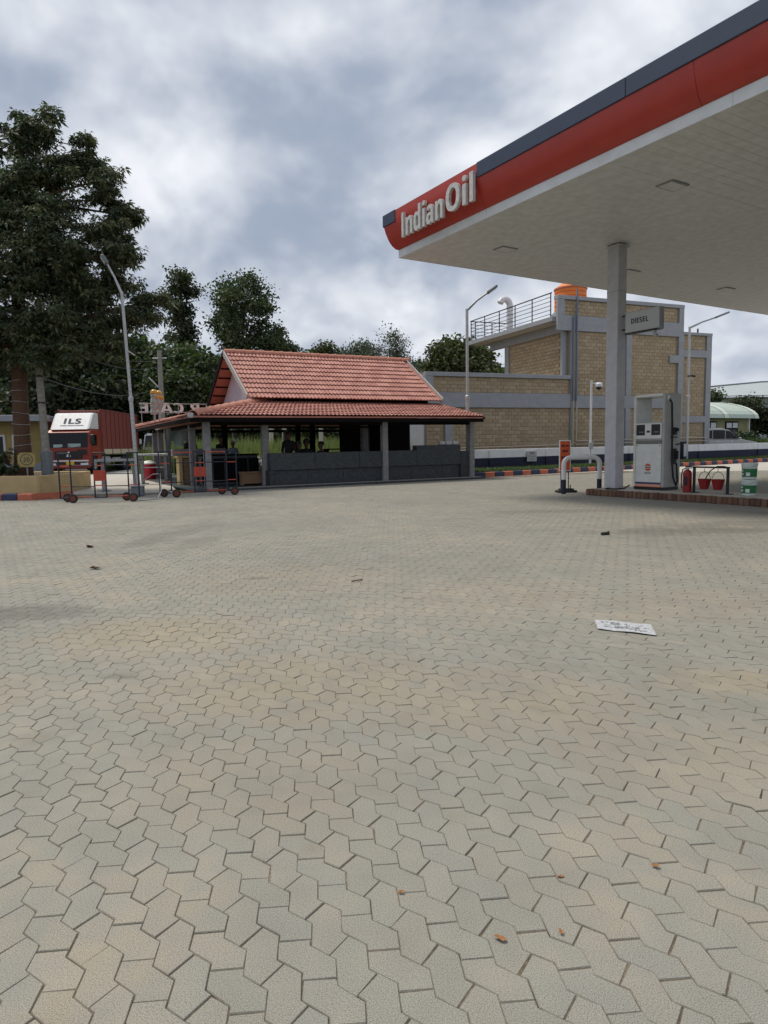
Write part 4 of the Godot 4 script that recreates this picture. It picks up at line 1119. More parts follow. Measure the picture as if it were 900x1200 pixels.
	tub("lightning_finial", [Vector3(18.9, 7.8, -0.5), Vector3(18.9, 8.1, -0.5)], 0.05, M.black, b, 6)
	# roof things
	var w := BLD + Basis(Vector3.UP, BLD_TURN) * Vector3(11.4, 9.1, -3.2)
	var tk := thing("water_tank", "orange round water tank on the building's roof", "water tank", BLD + Basis(Vector3.UP, BLD_TURN) * Vector3(11.4, 7.9, -3.2))
	bx("plinth", Vector3(0, 0.65, 0), Vector3(1.9, 1.3, 1.9), M.grey_paint, tk, 0.02)
	var prof := [Vector2(0, 1.3), Vector2(0.92, 1.3)]
	for i in 5:
		var y := 1.34 + i * 0.26
		prof += [Vector2(0.95, y), Vector2(0.95, y + 0.17), Vector2(0.91, y + 0.2), Vector2(0.91, y + 0.24)]
	prof += [Vector2(0.95, 2.66), Vector2(0.55, 2.95), Vector2(0.3, 3.0), Vector2(0.3, 3.08), Vector2(0, 3.1)]
	lat("tank", prof, M.tank_orange, tk, Vector3.ZERO, 32)
	lat("rim_band", [Vector2(0.955, 2.55), Vector2(0.99, 2.56), Vector2(0.99, 2.65), Vector2(0.955, 2.66)], M.kerb_orange, tk, Vector3.ZERO, 32)
	var du := thing("exhaust_duct", "white galvanised exhaust duct with hooked outlet behind the terrace railing", "duct", BLD + Basis(Vector3.UP, BLD_TURN) * Vector3(8.9, 8.21, -6.0), BLD_TURN)
	var dp := [Vector3(0, 0, 0), Vector3(0, 1.75, 0)]
	for k in 9:
		var a := PI * 0.9 * (k + 1) / 9.0
		dp.append(Vector3(-0.36 + 0.36 * cos(a), 1.75 + 0.36 * sin(a), 0))
	tub("duct", dp, 0.2, M.truck_white, du, 14)
	for i in 4: lat("flange", [Vector2(0.2, 0), Vector2(0.22, 0), Vector2(0.22, 0.04), Vector2(0.2, 0.04)], M.galv, du, Vector3(0, 0.3 + 0.42 * i, 0), 14)

var n_blocks := 0

func build_wall() -> void:
	var o := Vector3(4.27, 0.0, -30.27)
	var tn := deg_to_rad(32.35)
	var dirx := Basis(Vector3.UP, tn) * Vector3.RIGHT
	var w := thing("boundary_wall", "low boundary wall painted white above and navy below", "wall", o, tn)
	var x := -3.0
	while x < 44.0:
		bx("navy_panel", Vector3(x + 2.0, 0.31, 0), Vector3(3.99, 0.66, 0.18), M.wall_navy, w, 0.006)
		bx("white_panel", Vector3(x + 2.0, 0.835, 0.0), Vector3(3.99, 0.386, 0.2), M.wall_white, w, 0.01)
		x += 4.0
	for k in [0.8, 4.4, 10.6, 16.8, 23.1, 29.4, 35.6]:
		bx("pilaster", Vector3(k, 0.31, 0.03), Vector3(0.45, 0.652, 0.2), M.wall_navy, w, 0.006)
		bx("pilaster_head", Vector3(k, 0.834, 0.03), Vector3(0.45, 0.382, 0.22), M.wall_white, w, 0.008)
	var nb := thing("notice_board", "small grey printed notice board on the boundary wall", "notice board", o + dirx * 3.2 + Vector3(0, 0.42, 0), tn)
	bx("panel", Vector3(0, 0.25, 0.16), Vector3(0.62, 0.5, 0.03), M.notice, nb, 0.006)
	bx("heading", Vector3(0.0, 0.40, 0.178), Vector3(0.32, 0.045, 0.005), M.ink, nb, 0.001)
	for i in 4: bx("print_line", Vector3(0.02, 0.31 - 0.075 * i, 0.178), Vector3([0.36, 0.42, 0.3, 0.4][i], 0.02, 0.004), M.dispenser_back, nb, 0.001)
	for i in 3: bx("print_mark", Vector3(-0.24, 0.30 - 0.085 * i, 0.178), Vector3(0.035, 0.035, 0.004), M.ink, nb, 0.001)
	for s in [-0.2, 0.2]: bx("bracket", Vector3(s, 0.25, 0.125), Vector3(0.03, 0.4, 0.04), M.black, nb, 0.004)
	# kerb of painted stones, orange and blue in turn, with turf behind
	var ko := Vector3(3.45, 0.0, -25.75)
	var kt := deg_to_rad(33.2)
	var k := thing("painted_kerb", "kerb of alternating orange and blue painted stones along the turf strip", "kerb", ko, kt)
	var km := bmesh(Vector3(0.492, 0.24, 0.2), 0.025)
	var first := bmesh(Vector3(1.1, 0.24, 0.2), 0.025)
	obj("kerb_stone", first, M.kerb_blue, k, Transform3D(Basis(), Vector3(0.1, 0.07, -0.1)))
	for i in 62:
		obj("kerb_stone", km, M.kerb_orange if i % 2 == 0 else M.kerb_blue, k, Transform3D(Basis(Vector3.UP, rng.randfn(0, 0.008)), Vector3(0.90 + 0.5 * i, 0.07 + rng.randf_range(-0.006, 0.006), -0.1 + rng.randf_range(-0.008, 0.008))))
	struct("turf_strip", sheet([Vector2(3.2, -25.9), Vector2(30.5, -43.8), Vector2(33.0, -48.4), Vector2(2.5, -29.2)], 0.13, 0.3), M.turf)
	struct("raised_yard", sheet([Vector2(2.2, -29.3), Vector2(33.0, -48.8), Vector2(75, -75), Vector2(60, -120), Vector2(-6, -110), Vector2(-2, -32.4)], 0.10, 0.3), M.soil)

# ---------------------------------------------------------------- street furniture and vehicles
func street_lamp(at: Vector3, h: float, elbow: Vector3, tip: Vector3, label: String, lean := Vector3.ZERO, clip_y := 0.0, r := 0.07) -> Node3D:
	var l := thing("street_lamp", label, "street lamp", at)
	var top := Vector3(0, h, 0) + lean
	lat("base_plate", [Vector2(0, 0), Vector2(0.16, 0), Vector2(0.16, 0.03), Vector2(0.09, 0.05), Vector2(0, 0.05)], M.galv, l, Vector3.ZERO, 12)
	tub("pole", [Vector3(0, 0.02, 0), top * 0.48], r, M.galv, l, 12)
	tub("upper_pole", [top * 0.48, top], r * 0.78, M.galv, l, 12)
	lat("joint_collar", [Vector2(r, -0.08), Vector2(r * 1.25, -0.05), Vector2(r * 1.25, 0.05), Vector2(r * 0.8, 0.09)], M.galv, l, top * 0.48, 12)
	tub("arm", [top - Vector3(0, 0.05, 0), top + elbow * 0.5 + Vector3(0, 0.02, 0), top + elbow], [r * 0.75, r * 0.55, r * 0.5], M.galv if lean.length() > 0.01 else M.steel, l, 8)
	var d := (tip - elbow).normalized()
	var bs := Basis(d, Vector3.UP.cross(d).cross(d).normalized() * -1.0, Vector3.ZERO)
	var zz := d.cross(Vector3.UP).normalized()
	bs = Basis(d, zz.cross(d), zz)
	obj("lamp_head", bmesh(Vector3(elbow.distance_to(tip), 0.10, 0.30), 0.03), M.grey_box, l, Transform3D(bs, top + (elbow + tip) / 2))
	obj("lamp_lens", bmesh(Vector3(elbow.distance_to(tip) * 0.75, 0.02, 0.24), 0.006), M.lamp_glass, l, Transform3D(bs, top + (elbow + tip) / 2 - zz.cross(d) * 0.05))
	if clip_y > 0.0:
		tub("clamp_arm", [top * clip_y, top * clip_y + Vector3(0.24, -0.16, 0.05)], 0.02, M.galv, l, 6)
	return l

func barricade(at: Vector3, turn: float, length: float, label: String) -> void:
	var b := thing("wheeled_barricade", label, "barricade", at, turn, "wheeled barricades at the yard's entrance")
	var H := 1.24
	var x := [0.0, length * 0.145, length * 0.44, length * 0.585, length * 0.87, length]
	for k in 6:
		bx("upright", Vector3(x[k], 0.16 + (H - 0.16) / 2 if k in [1, 4] else (H + 0.1) / 2, 0), Vector3(0.032, H - 0.16 if k in [1, 4] else H - 0.1, 0.032), M.navy, b, 0.006)
	for k in [0, 2, 4]:
		bx("frame_cap", Vector3((x[k] + x[k + 1]) / 2, H - 0.02 + 0.022, 0), Vector3(x[k + 1] - x[k] + 0.04, 0.034, 0.036), M.navy, b, 0.006)
		bx("frame_foot", Vector3((x[k] + x[k + 1]) / 2, 0.12, 0), Vector3(x[k + 1] - x[k] - 0.041, 0.035, 0.036), M.navy, b, 0.005)
		for y in [0.42, 0.92]: bx("short_rung", Vector3((x[k] + x[k + 1]) / 2, y, 0), Vector3(x[k + 1] - x[k] - 0.041, 0.026, 0.024), M.orange, b, 0.005)
	for k in [1, 3]:
		for y in ([0.14, 0.40, 0.93, H - 0.03] if length > 2.0 else [0.14, 0.40, 0.93]):
			bx("rail", Vector3((x[k] + x[k + 1]) / 2, y, 0), Vector3(x[k + 1] - x[k] - 0.041, 0.026, 0.024), M.orange if y < 0.2 or y > 1.1 else M.navy, b, 0.005)
	bx("red_plate", Vector3((x[2] + x[3]) / 2, 0.67, 0.025), Vector3(x[3] - x[2] + 0.02, 0.27, 0.012), M.plate_red, b, 0.003)
	for k in [0, 4]:
		for s in [-1, 1]:
			var wz: float = s * 0.2
			var wx: float = x[1] - 0.04 if k == 0 else x[4] + 0.02
			wx += s * 0.14
			var wh := lat("wheel", [Vector2(0.05, -0.025), Vector2(0.1, -0.03), Vector2(0.112, -0.015), Vector2(0.112, 0.015), Vector2(0.1, 0.03), Vector2(0.05, 0.025)], M.rubber, b, Vector3(wx, 0.112, wz), 18, Basis(Vector3.RIGHT, PI / 2))
			lat("hub", [Vector2(0, -0.028), Vector2(0.07, -0.028), Vector2(0.08, 0.0), Vector2(0.07, 0.028), Vector2(0, 0.028)], M.wheel_rust, wh, Vector3(wx, 0.112, wz), 14, Basis(Vector3.RIGHT, PI / 2))
			tub("axle_fork", [Vector3(wx, 0.112, wz), Vector3(x[1] if k == 0 else x[4], 0.2, 0)], 0.016, M.navy, b, 6)

func steel_table(at: Vector3, turn: float, w: float, h: float, label: String) -> void:
	var t := thing("steel_table", label, "table", at, turn, "steel stand-up tables behind the barricade")
	bx("top", Vector3(0, h, 0), Vector3(w, 0.08, 0.5), M.steel, t, 0.01)
	for x in [-w * 0.36, w * 0.36]:
		bx("leg", Vector3(x, h / 2 - 0.01, 0), Vector3(0.12, h - 0.07, 0.08), M.pav_column, t, 0.008)
		bx("foot_bar", Vector3(x, 0.025, 0), Vector3(0.42, 0.05, 0.06), M.steel, t, 0.008)
		bx("foot_cross", Vector3(x, 0.028, 0), Vector3(0.05, 0.045, 0.5), M.steel, t, 0.008)
	bx("shelf_rail", Vector3(0, h * 0.57, 0), Vector3(w * 0.84, 0.04, 0.06), M.galv, t, 0.006)

func wheel(parent: Node, at: Vector3, r: float, w: float, rim: Material) -> void:
	var bs := Basis(Vector3.BACK, PI / 2)
	var t := lat("wheel", [Vector2(r * 0.55, -w / 2), Vector2(r * 0.9, -w / 2), Vector2(r, -w * 0.32), Vector2(r, w * 0.32), Vector2(r * 0.9, w / 2), Vector2(r * 0.55, w / 2)], M.rubber, parent, at, 24, bs)
	lat("rim", [Vector2(0, -w * 0.3), Vector2(r * 0.3, -w * 0.36), Vector2(r * 0.56, -w * 0.42), Vector2(r * 0.56, w * 0.42), Vector2(r * 0.3, w * 0.36), Vector2(0, w * 0.3)], rim, t, at, 18, bs)

func side_prism(poly: Array, x0: float, x1: float, edge := 0.0, inset := 1.0) -> Geo:   # polygon given as (z, y), swept along x
	var g := Geo.new()
	g.prism(PackedVector2Array(poly), x0, x1, Transform3D(Basis(Vector3(0, 0, 1), Vector3(0, 1, 0), Vector3(1, 0, 0)), Vector3.ZERO), edge, inset)
	return g

func build_truck() -> void:
	# local +z is the truck's front, +x its left-hand side (the picture's right)
	var t := thing("container_truck", "red container truck with white roof deflector on the road beyond the planter", "truck", Vector3(-17.85, 0.0, -38.2), deg_to_rad(4.0))
	var hw := 1.2
	obj("cab", side_prism([Vector2(0.0, 0.55), Vector2(0.03, 1.45), Vector2(-0.12, 2.36), Vector2(-0.35, 2.52), Vector2(-1.85, 2.52), Vector2(-1.85, 0.6), Vector2(-1.25, 0.6), Vector2(-1.15, 1.0), Vector2(-0.55, 1.0), Vector2(-0.35, 0.55)], -hw, hw, 0.08, 0.965), M.truck_red, t)
	var ws := obj("windscreen", side_prism([Vector2(0.035, 1.50), Vector2(0.05, 1.50), Vector2(-0.095, 2.32), Vector2(-0.12, 2.32)], -1.08, 1.08), M.dark_glass, t)
	for q in [[-0.55, 0.5, 0.17], [0.35, 0.7, 0.2]]: obj("sun_card", side_prism([Vector2(0.052, 1.52), Vector2(0.056, 1.52), Vector2(0.026, 1.52 + q[2]), Vector2(0.02, 1.52 + q[2])], q[0] - q[1] / 2, q[0] + q[1] / 2), M.tarp, ws)
	for s in [-0.4, 0.4]: tub("wiper", [Vector3(s, 1.52, 0.07), Vector3(s + 0.55, 1.62, 0.055)], 0.012, M.black, ws, 5)
	bx("grille", Vector3(0, 1.08, 0.04), Vector3(1.5, 0.42, 0.06), M.black, t, 0.02)
	obj("grille_flare", side_prism([Vector2(0.03, 1.1), Vector2(0.06, 1.1), Vector2(0.06, 1.38), Vector2(0.03, 1.38)], 0.5, 1.02), M.black, t)
	var em := Geo.new()
	em.prism(PackedVector2Array([Vector2(-0.13, 0), Vector2(0.13, 0), Vector2(0.06, 0.3), Vector2(-0.02, 0.3)]), 0.0, 0.02, Transform3D(Basis(), Vector3(0.02, 0.98, 0.072)))
	obj("emblem", em, M.chrome, t)
	bx("bumper", Vector3(0, 0.48, 0.02), Vector3(2.36, 0.36, 0.2), M.truck_red, t, 0.05)
	bx("white_strip", Vector3(0, 0.74, 0.05), Vector3(2.2, 0.09, 0.1), M.truck_white, t, 0.02)
	bx("lower_grille", Vector3(0, 0.6, 0.09), Vector3(2.0, 0.1, 0.08), M.black, t, 0.01)
	var pl := bx("number_plate", Vector3(0.1, 0.62, 0.14), Vector3(0.45, 0.2, 0.02), M.plate_yellow, t, 0.006)
	for s in [-1, 1]:
		var hl := bx("headlight", Vector3(s * 0.88, 0.56, 0.1), Vector3(0.44, 0.15, 0.07), M.lamp_glass, t, 0.03)
		bx("lamp_bezel", Vector3(0, 0, -0.03), Vector3(0.5, 0.2, 0.06), M.black, hl, 0.03)
		tub("mirror_arm", [Vector3(s * 1.18, 2.25, -0.15), Vector3(s * 1.38, 2.2, 0.0), Vector3(s * 1.38, 1.7, 0.0)], 0.02, M.black, t, 6)
		bx("mirror", Vector3(s * 1.36, 1.95, 0.02), Vector3(0.2, 0.55, 0.1), M.black, t, 0.03)
		bx("side_window", Vector3(s * 1.2, 1.9, -0.75), Vector3(0.02, 0.62, 0.8), M.dark_glass, t, 0.008)
		var dr := bx("door", Vector3(s * 1.2, 1.3, -0.76), Vector3(0.03, 0.55, 0.98), M.truck_red, t, 0.012)
		bx("handle", Vector3(s * 0.02, 0.12, -0.36), Vector3(0.03, 0.04, 0.16), M.chrome, dr, 0.008)
		wheel(t, Vector3(s * 1.02, 0.5, -0.85), 0.5, 0.28, M.galv)
		for z in [-6.2, -7.4]: wheel(t, Vector3(s * 0.95, 0.5, z), 0.5, 0.5, M.steel)
		bx("mudguard", Vector3(s * 1.0, 1.06, -0.85), Vector3(0.36, 0.06, 1.25), M.black, t, 0.02)
		bx("fuel_tank", Vector3(s * 0.9, 0.72, -3.0), Vector3(0.5, 0.5, 1.3), M.galv, t, 0.1)
		bx("side_guard", Vector3(s * 1.1, 0.72, -4.8), Vector3(0.05, 0.3, 1.6), M.galv, t, 0.01)
	# roof deflector with lettering
	obj("roof_deflector", side_prism([Vector2(-0.2, 2.53), Vector2(-1.0, 3.42), Vector2(-1.15, 3.5), Vector2(-1.85, 3.5), Vector2(-1.85, 2.53)], -1.02, 1.12, 0.1, 0.93), M.truck_white, t)
	var fn := Vector3(0, 0.743, 0.669)
	var fb := Basis(Vector3.RIGHT, Vector3(0, 0.743, -0.669), Vector3(0, 0.669, 0.743))
	text("lettering", "lLS", M.ink, t, Transform3D(fb, Vector3(0.1, 3.02, -0.63)), 0.95, 0.42, 0.02)
	for q in [[-0.42, 0.34], [0.0, 0.40], [0.46, 0.44]]: obj("small_print", bmesh(Vector3(q[1], 0.06, 0.012), 0.003), M.grey_paint, t, Transform3D(fb, Vector3(0.08 + q[0], 2.76, -0.395)))
	# chassis and container
	bx("chassis", Vector3(0, 0.85, -4.6), Vector3(0.9, 0.3, 7.6), M.black, t, 0.02)
	var z0 := -2.0
	var z1 := -9.4
	bx("container", Vector3(0, 2.42, (z0 + z1) / 2), Vector3(2.42, 2.55, z0 - z1), M.container_red, t, 0.02)
	for i in 12: bx("corrugation", Vector3(-1.1 + i * 0.2, 2.42, z0 + 0.02), Vector3(0.1, 2.4, 0.05), M.container_red, t, 0.015)
	for s in [-1, 1]:
		for i in 10: bx("side_post", Vector3(s * 1.225, 2.42, z0 - 0.1 - i * 0.8), Vector3(0.045, 2.5, 0.07), M.truck_red, t, 0.01)
		bx("top_rail", Vector3(s * 1.2, 3.72, (z0 + z1) / 2), Vector3(0.09, 0.08, z0 - z1 + 0.05), M.container_red, t, 0.01)
		for i in 4: bx("cream_board", Vector3(s * 1.235, 1.24, z0 - 0.95 - i * 1.6), Vector3(0.03, 0.3, 1.42), M.cream_board, t, 0.008)
	# white truck behind
	var w := thing("white_truck", "white box truck parked behind the red container", "truck", Vector3(-17.9, 0.0, -53.0), deg_to_rad(-12))
	obj("cab", side_prism([Vector2(0.0, 0.5), Vector2(0.02, 1.4), Vector2(-0.3, 2.5), Vector2(-0.6, 2.62), Vector2(-1.9, 2.62), Vector2(-1.9, 0.55), Vector2(-1.3, 0.55), Vector2(-1.2, 0.95), Vector2(-0.6, 0.95), Vector2(-0.4, 0.5)], -1.1, 1.1, 0.1, 0.95), M.truck_white, w)
	obj("windscreen", side_prism([Vector2(0.01, 1.5), Vector2(0.035, 1.5), Vector2(-0.25, 2.42), Vector2(-0.28, 2.42)], -0.95, 0.95), M.dark_glass, w)
	bx("grille", Vector3(0, 0.98, 0.02), Vector3(1.2, 0.22, 0.05), M.grey_box, w, 0.02)
	bx("bumper", Vector3(0, 0.52, 0.02), Vector3(2.1, 0.3, 0.16), M.grey_box, w, 0.04)
	bx("box_body", Vector3(0, 2.0, -4.6), Vector3(2.3, 2.5, 5.2), M.truck_white, w, 0.03)
	bx("chassis", Vector3(0, 0.7, -4.0), Vector3(0.9, 0.25, 6.2), M.black, w, 0.02)
	for s in [-1, 1]:
		bx("side_window", Vector3(s * 1.1, 1.85, -0.9), Vector3(0.02, 0.6, 0.8), M.dark_glass, w, 0.008)
		bx("headlight", Vector3(s * 0.8, 0.86, 0.04), Vector3(0.35, 0.16, 0.06), M.lamp_glass, w, 0.02)
		bx("mirror", Vector3(s * 1.28, 1.95, 0.0), Vector3(0.18, 0.4, 0.08), M.truck_white, w, 0.03)
		for z in [-0.9, -5.6]: wheel(w, Vector3(s * 0.95, 0.45, z), 0.45, 0.26, M.galv)

func car(called: String, label: String, at: Vector3, turn: float, paint: Material) -> Node3D:   # local +z is the front
	var c := thing(called, label, "car", at, turn)
	obj("body", side_prism([Vector2(2.25, 0.35), Vector2(2.3, 0.62), Vector2(2.15, 0.86), Vector2(1.05, 1.05), Vector2(-2.1, 1.08), Vector2(-2.25, 0.9), Vector2(-2.25, 0.4), Vector2(-1.75, 0.3), Vector2(-1.65, 0.62), Vector2(-1.3, 0.72), Vector2(-0.95, 0.62), Vector2(-0.85, 0.28), Vector2(0.95, 0.28), Vector2(1.05, 0.62), Vector2(1.4, 0.72), Vector2(1.75, 0.62), Vector2(1.85, 0.3)], -0.92, 0.92, 0.12, 0.95), paint, c)
	obj("roof", side_prism([Vector2(1.05, 1.04), Vector2(0.2, 1.62), Vector2(-0.3, 1.74), Vector2(-1.7, 1.72), Vector2(-2.0, 1.55), Vector2(-2.15, 1.06)], -0.78, 0.78, 0.1, 0.93), paint, c)
	obj("windscreen", side_prism([Vector2(1.02, 1.1), Vector2(1.06, 1.1), Vector2(0.26, 1.63), Vector2(0.22, 1.6)], -0.68, 0.68), M.dark_glass, c)
	for s in [-1, 1]:
		for q in [[Vector2(0.85, 1.10), Vector2(0.17, 1.55), Vector2(-0.1, 1.60), Vector2(-0.1, 1.10)], [Vector2(-0.17, 1.10), Vector2(-0.17, 1.61), Vector2(-1.0, 1.63), Vector2(-1.0, 1.10)], [Vector2(-1.07, 1.12), Vector2(-1.07, 1.62), Vector2(-1.65, 1.58), Vector2(-1.85, 1.16)]]:
			obj("side_window", side_prism(q, s * 0.775, s * 0.80), M.dark_glass, c)
		for z in [-0.35, 0.62]: bx("door_handle", Vector3(s * 0.925, 0.93, z - 0.4), Vector3(0.02, 0.035, 0.16), M.chrome, c, 0.006)
		bx("mirror", Vector3(s * 0.98, 1.12, 0.75), Vector3(0.18, 0.13, 0.1), paint, c, 0.03)
		bx("headlight", Vector3(s * 0.7, 0.72, 2.2), Vector3(0.32, 0.13, 0.12), M.lamp_glass, c, 0.03)
		bx("tail_light", Vector3(s * 0.78, 0.9, -2.22), Vector3(0.18, 0.3, 0.08), M.ext_red, c, 0.02)
		for z in [-1.3, 1.4]: wheel(c, Vector3(s * 0.82, 0.34, z), 0.34, 0.22, M.galv)
	bx("bumper", Vector3(0, 0.48, 2.26), Vector3(1.6, 0.22, 0.1), M.grey_box, c, 0.04)
	return c

func build_street() -> void:
	street_lamp(Vector3(-7.1, 0.0, -19.4), 5.74, Vector3(-0.34, 0.75, 0.05), Vector3(-0.47, 0.98, 0.1), "tall galvanised street lamp beside the left barricade", Vector3(-0.18, 0, 0), 0.72, 0.056)
	street_lamp(Vector3(3.27, 0.02, -25.9), 6.35, Vector3(0.75, 0.55, 0.1), Vector3(1.12, 0.80, 0.1), "tall street lamp rising behind the pavilion's end column", Vector3.ZERO, 0.0)
	street_lamp(Vector3(17.4, 0.13, -38.5), 7.5, Vector3(1.35, 0.46, 0.1), Vector3(2.1, 0.74, 0.15), "tall street lamp on the turf in front of the building's right wing", Vector3.ZERO, 0.0, 0.085)
	var bc := thing("bullet_camera", "small black camera clamped to the street lamp by the right wing", "camera", Vector3(17.42, 4.9, -38.4), 0.6)
	bx("bracket", Vector3(0, 0, 0), Vector3(0.2, 0.06, 0.2), M.black, bc, 0.01)
	tub("barrel", [Vector3(0.1, 0.02, 0.05), Vector3(0.3, -0.02, 0.15)], 0.06, M.black, bc, 10)
	var ds := thing("distribution_box", "grey box at the foot of the right street lamp", "box", Vector3(16.95, 0.13, -37.95), deg_to_rad(32))
	bx("cabinet", Vector3(0, 0.55, 0), Vector3(0.3, 1.1, 0.25), M.wall_navy, ds, 0.02)
	bx("door", Vector3(0, 0.6, 0.13), Vector3(0.24, 0.7, 0.015), M.galv, ds, 0.01)
	var cp := thing("camera_pole", "slim white pole carrying a dome camera behind the boundary wall's turf", "camera pole", Vector3(10.2, 0.12, -33.05))
	tub("pole", [Vector3(0, 0, 0), Vector3(0.02, 4.15, 0)], 0.055, M.white, cp, 10)
	bx("arm", Vector3(0.18, 4.0, 0.05), Vector3(0.3, 0.05, 0.05), M.white, cp, 0.01)
	lat("dome_housing", [Vector2(0.1, -0.05), Vector2(0.17, 0.0), Vector2(0.17, 0.12), Vector2(0.1, 0.2), Vector2(0, 0.2)], M.plastic_white, cp, Vector3(0.36, 3.84, 0.08), 16)
	lat("dome", [Vector2(0, -0.17), Vector2(0.09, -0.13), Vector2(0.13, -0.04), Vector2(0.13, 0.0)], M.black, cp, Vector3(0.36, 3.84, 0.08), 16)
	bx("junction_box", Vector3(0, 1.0, 0.09), Vector3(0.2, 0.32, 0.1), M.notice, cp, 0.01)
	barricade(Vector3(-8.2, 0, -16.95), deg_to_rad(5), 1.95, "navy wheeled barricade beside the cream planter")
	barricade(Vector3(-6.05, 0, -18.1), deg_to_rad(24), 2.08, "navy wheeled barricade with orange top rail before the pavilion's corner")
	var cb := obj("barricade_cable", Geo.new_tube([Vector3(-6.30, 0.03, -17.05), Vector3(-6.1, 0.015, -17.15), Vector3(-5.95, 0.02, -17.6), Vector3(-5.98, 0.2, -18.0), Vector3(-6.05, 0.65, -18.15), Vector3(-6.4, 0.62, -18.6), Vector3(-6.9, 0.4, -19.2)], 0.014), M.galv)
	tag(cb, "thin grey cable joining the two barricades", "cable")
	steel_table(Vector3(-8.35, 0.012, -21.2), deg_to_rad(4), 1.35, 0.98, "grey steel table behind the left barricade, closest to the planter")
	steel_table(Vector3(-8.6, 0.012, -25.2), deg_to_rad(4), 1.2, 1.1, "brown-topped steel table farther behind the left barricade")
	var gb := thing("meter_box", "grey metal box at the foot of the left street lamp", "box", Vector3(-6.95, 0.0, -18.9), 0.2)
	bx("case", Vector3(0, 0.14, 0), Vector3(0.34, 0.26, 0.3), M.grey_box, gb, 0.02)
	bx("lid", Vector3(0, 0.285, 0), Vector3(0.38, 0.03, 0.33), M.steel, gb, 0.01)
	var bn := thing("litter_bin", "round red litter bin with white sloped lid by the apron", "litter bin", Vector3(-9.95, 0.012, -28.5))
	bn.scale = Vector3.ONE * 0.8
	lat("drum", [Vector2(0, 0), Vector2(0.3, 0), Vector2(0.36, 0.1), Vector2(0.38, 0.75), Vector2(0.36, 0.85), Vector2(0, 0.85)], M.bin_red, bn, Vector3.ZERO, 24)
	lat("lid", [Vector2(0.37, 0.85), Vector2(0.38, 0.9), Vector2(0.2, 1.02), Vector2(0, 1.05)], M.print_white, bn, Vector3.ZERO, 24)
	# planter
	var pl := thing("cream_planter", "cream rendered planter with angled corner below the big tree", "planter", Vector3.ZERO)
	var out := [Vector2(-14.6, -20.5), Vector2(-10.2, -19.75), Vector2(-10.02, -21.3), Vector2(-10.4, -23.6), Vector2(-14.6, -24.2)]
	var g := Geo.new()
	for i in 5:
		var a: Vector2 = out[i]
		var b: Vector2 = out[(i + 1) % 5]
		var d := (b - a).normalized()
		g.box(Vector3((a.x + b.x) / 2, 0.30, (a.y + b.y) / 2), Vector3(a.distance_to(b) + 0.1, 0.6, 0.16), 0.02, Basis(Vector3(d.x, 0, d.y), Vector3.UP, Vector3(-d.y, 0, d.x)))
	obj("wall", g, M.cream, pl)
	obj("soil_fill", sheet(out, 0.54, 0.4), M.soil, pl)
	var kk := thing("planter_kerb", "orange and blue painted kerb stones in front of the cream planter", "kerb", Vector3(-13.6, 0, -18.6), deg_to_rad(-6))
	for i in 9:
		bx("kerb_stone", Vector3(0.26 + i * 0.46, 0.07, 0.0), Vector3(0.45, 0.22, 0.3), M.kerb_orange if i % 2 == 0 else M.kerb_blue, kk, 0.03)
	var tip := Geo.new()
	tip.prism(PackedVector2Array([Vector2(4.18, 0.15), Vector2(4.18, -0.15), Vector2(4.75, -0.85), Vector2(4.6, -1.0)]), 0.0, 0.2, Transform3D(Basis(Vector3(1, 0, 0), Vector3(0, 0, 1), Vector3(0, -1, 0)), Vector3(0, 0.17, 0)))
	obj("kerb_end", tip, M.kerb_orange, kk)
	var up := thing("utility_pole", "weathered grey concrete pole leaning beside the big tree trunk", "utility pole", Vector3(-10.45, 0.5, -20.9))
	tub("shaft", [Vector3(0, 0, 0), Vector3(-0.10, 4.9, 0)], [0.13, 0.11], M.pole_concrete, up, 6)
	for y in [2.3, 3.1]: bx("strap", Vector3(-0.01 * y, y, 0), Vector3(0.27, 0.04, 0.27), M.black, up, 0.005)
	bx("painted_foot", Vector3(-0.005, 0.45, 0), Vector3(0.275, 0.75, 0.275), M.grey_box, up, 0.03)
	var p2 := thing("utility_pole", "slim concrete utility pole rising behind the pavilion's left eave", "utility pole", Vector3(-14.3, -0.05, -44.0))
	tub("shaft", [Vector3(0, 0, 0), Vector3(0, 7.7, 0)], [0.2, 0.14], M.pole_concrete, p2, 6)
	bx("crossarm", Vector3(0, 7.2, 0), Vector3(0.9, 0.08, 0.08), M.steel, p2, 0.01)
	tub("stay_lamp", [Vector3(0, 5.2, 0), Vector3(-0.75, 6.0, 0.1)], 0.05, M.galv, p2, 6)
	for k in 3:
		var y: float = [7.3, 6.9, 5.6][k]
		var pts := []
		for i in 9:
			var f := i / 8.0
			pts.append(Vector3(-10.55, y - 2.0, -20.9).lerp(Vector3(-14.3, y - 0.2, -44.0), f) - Vector3(0, 1.2 * f * (1 - f) * 2.0, 0))
		tag(obj("overhead_wire", Geo.new_tube(pts, 0.014, 4), M.black), "thin black overhead wire between the two concrete poles", "wire", "overhead wires")
	var sp := thing("speed_sign", "yellow board with a ringed 20 standing in the planter", "sign", Vector3(-10.85, 0.54, -20.45), 0.35)
	var oct := PackedVector2Array()
	for q in [[-0.2, -0.2], [0.2, -0.2], [0.24, -0.1], [0.24, 0.16], [0.16, 0.24], [-0.16, 0.24], [-0.24, 0.16], [-0.24, -0.1]]: oct.append(Vector2(q[0], q[1] + 0.5))
	var og := Geo.new()
	og.prism(oct, -0.015, 0.015)
	obj("board", og, M.sign_yellow, sp)
	lat("ring", [Vector2(0.15, -0.002), Vector2(0.175, -0.002), Vector2(0.175, 0.004), Vector2(0.15, 0.004)], M.ink, sp, Vector3(0, 0.53, 0.017), 28, Basis(Vector3.RIGHT, PI / 2))
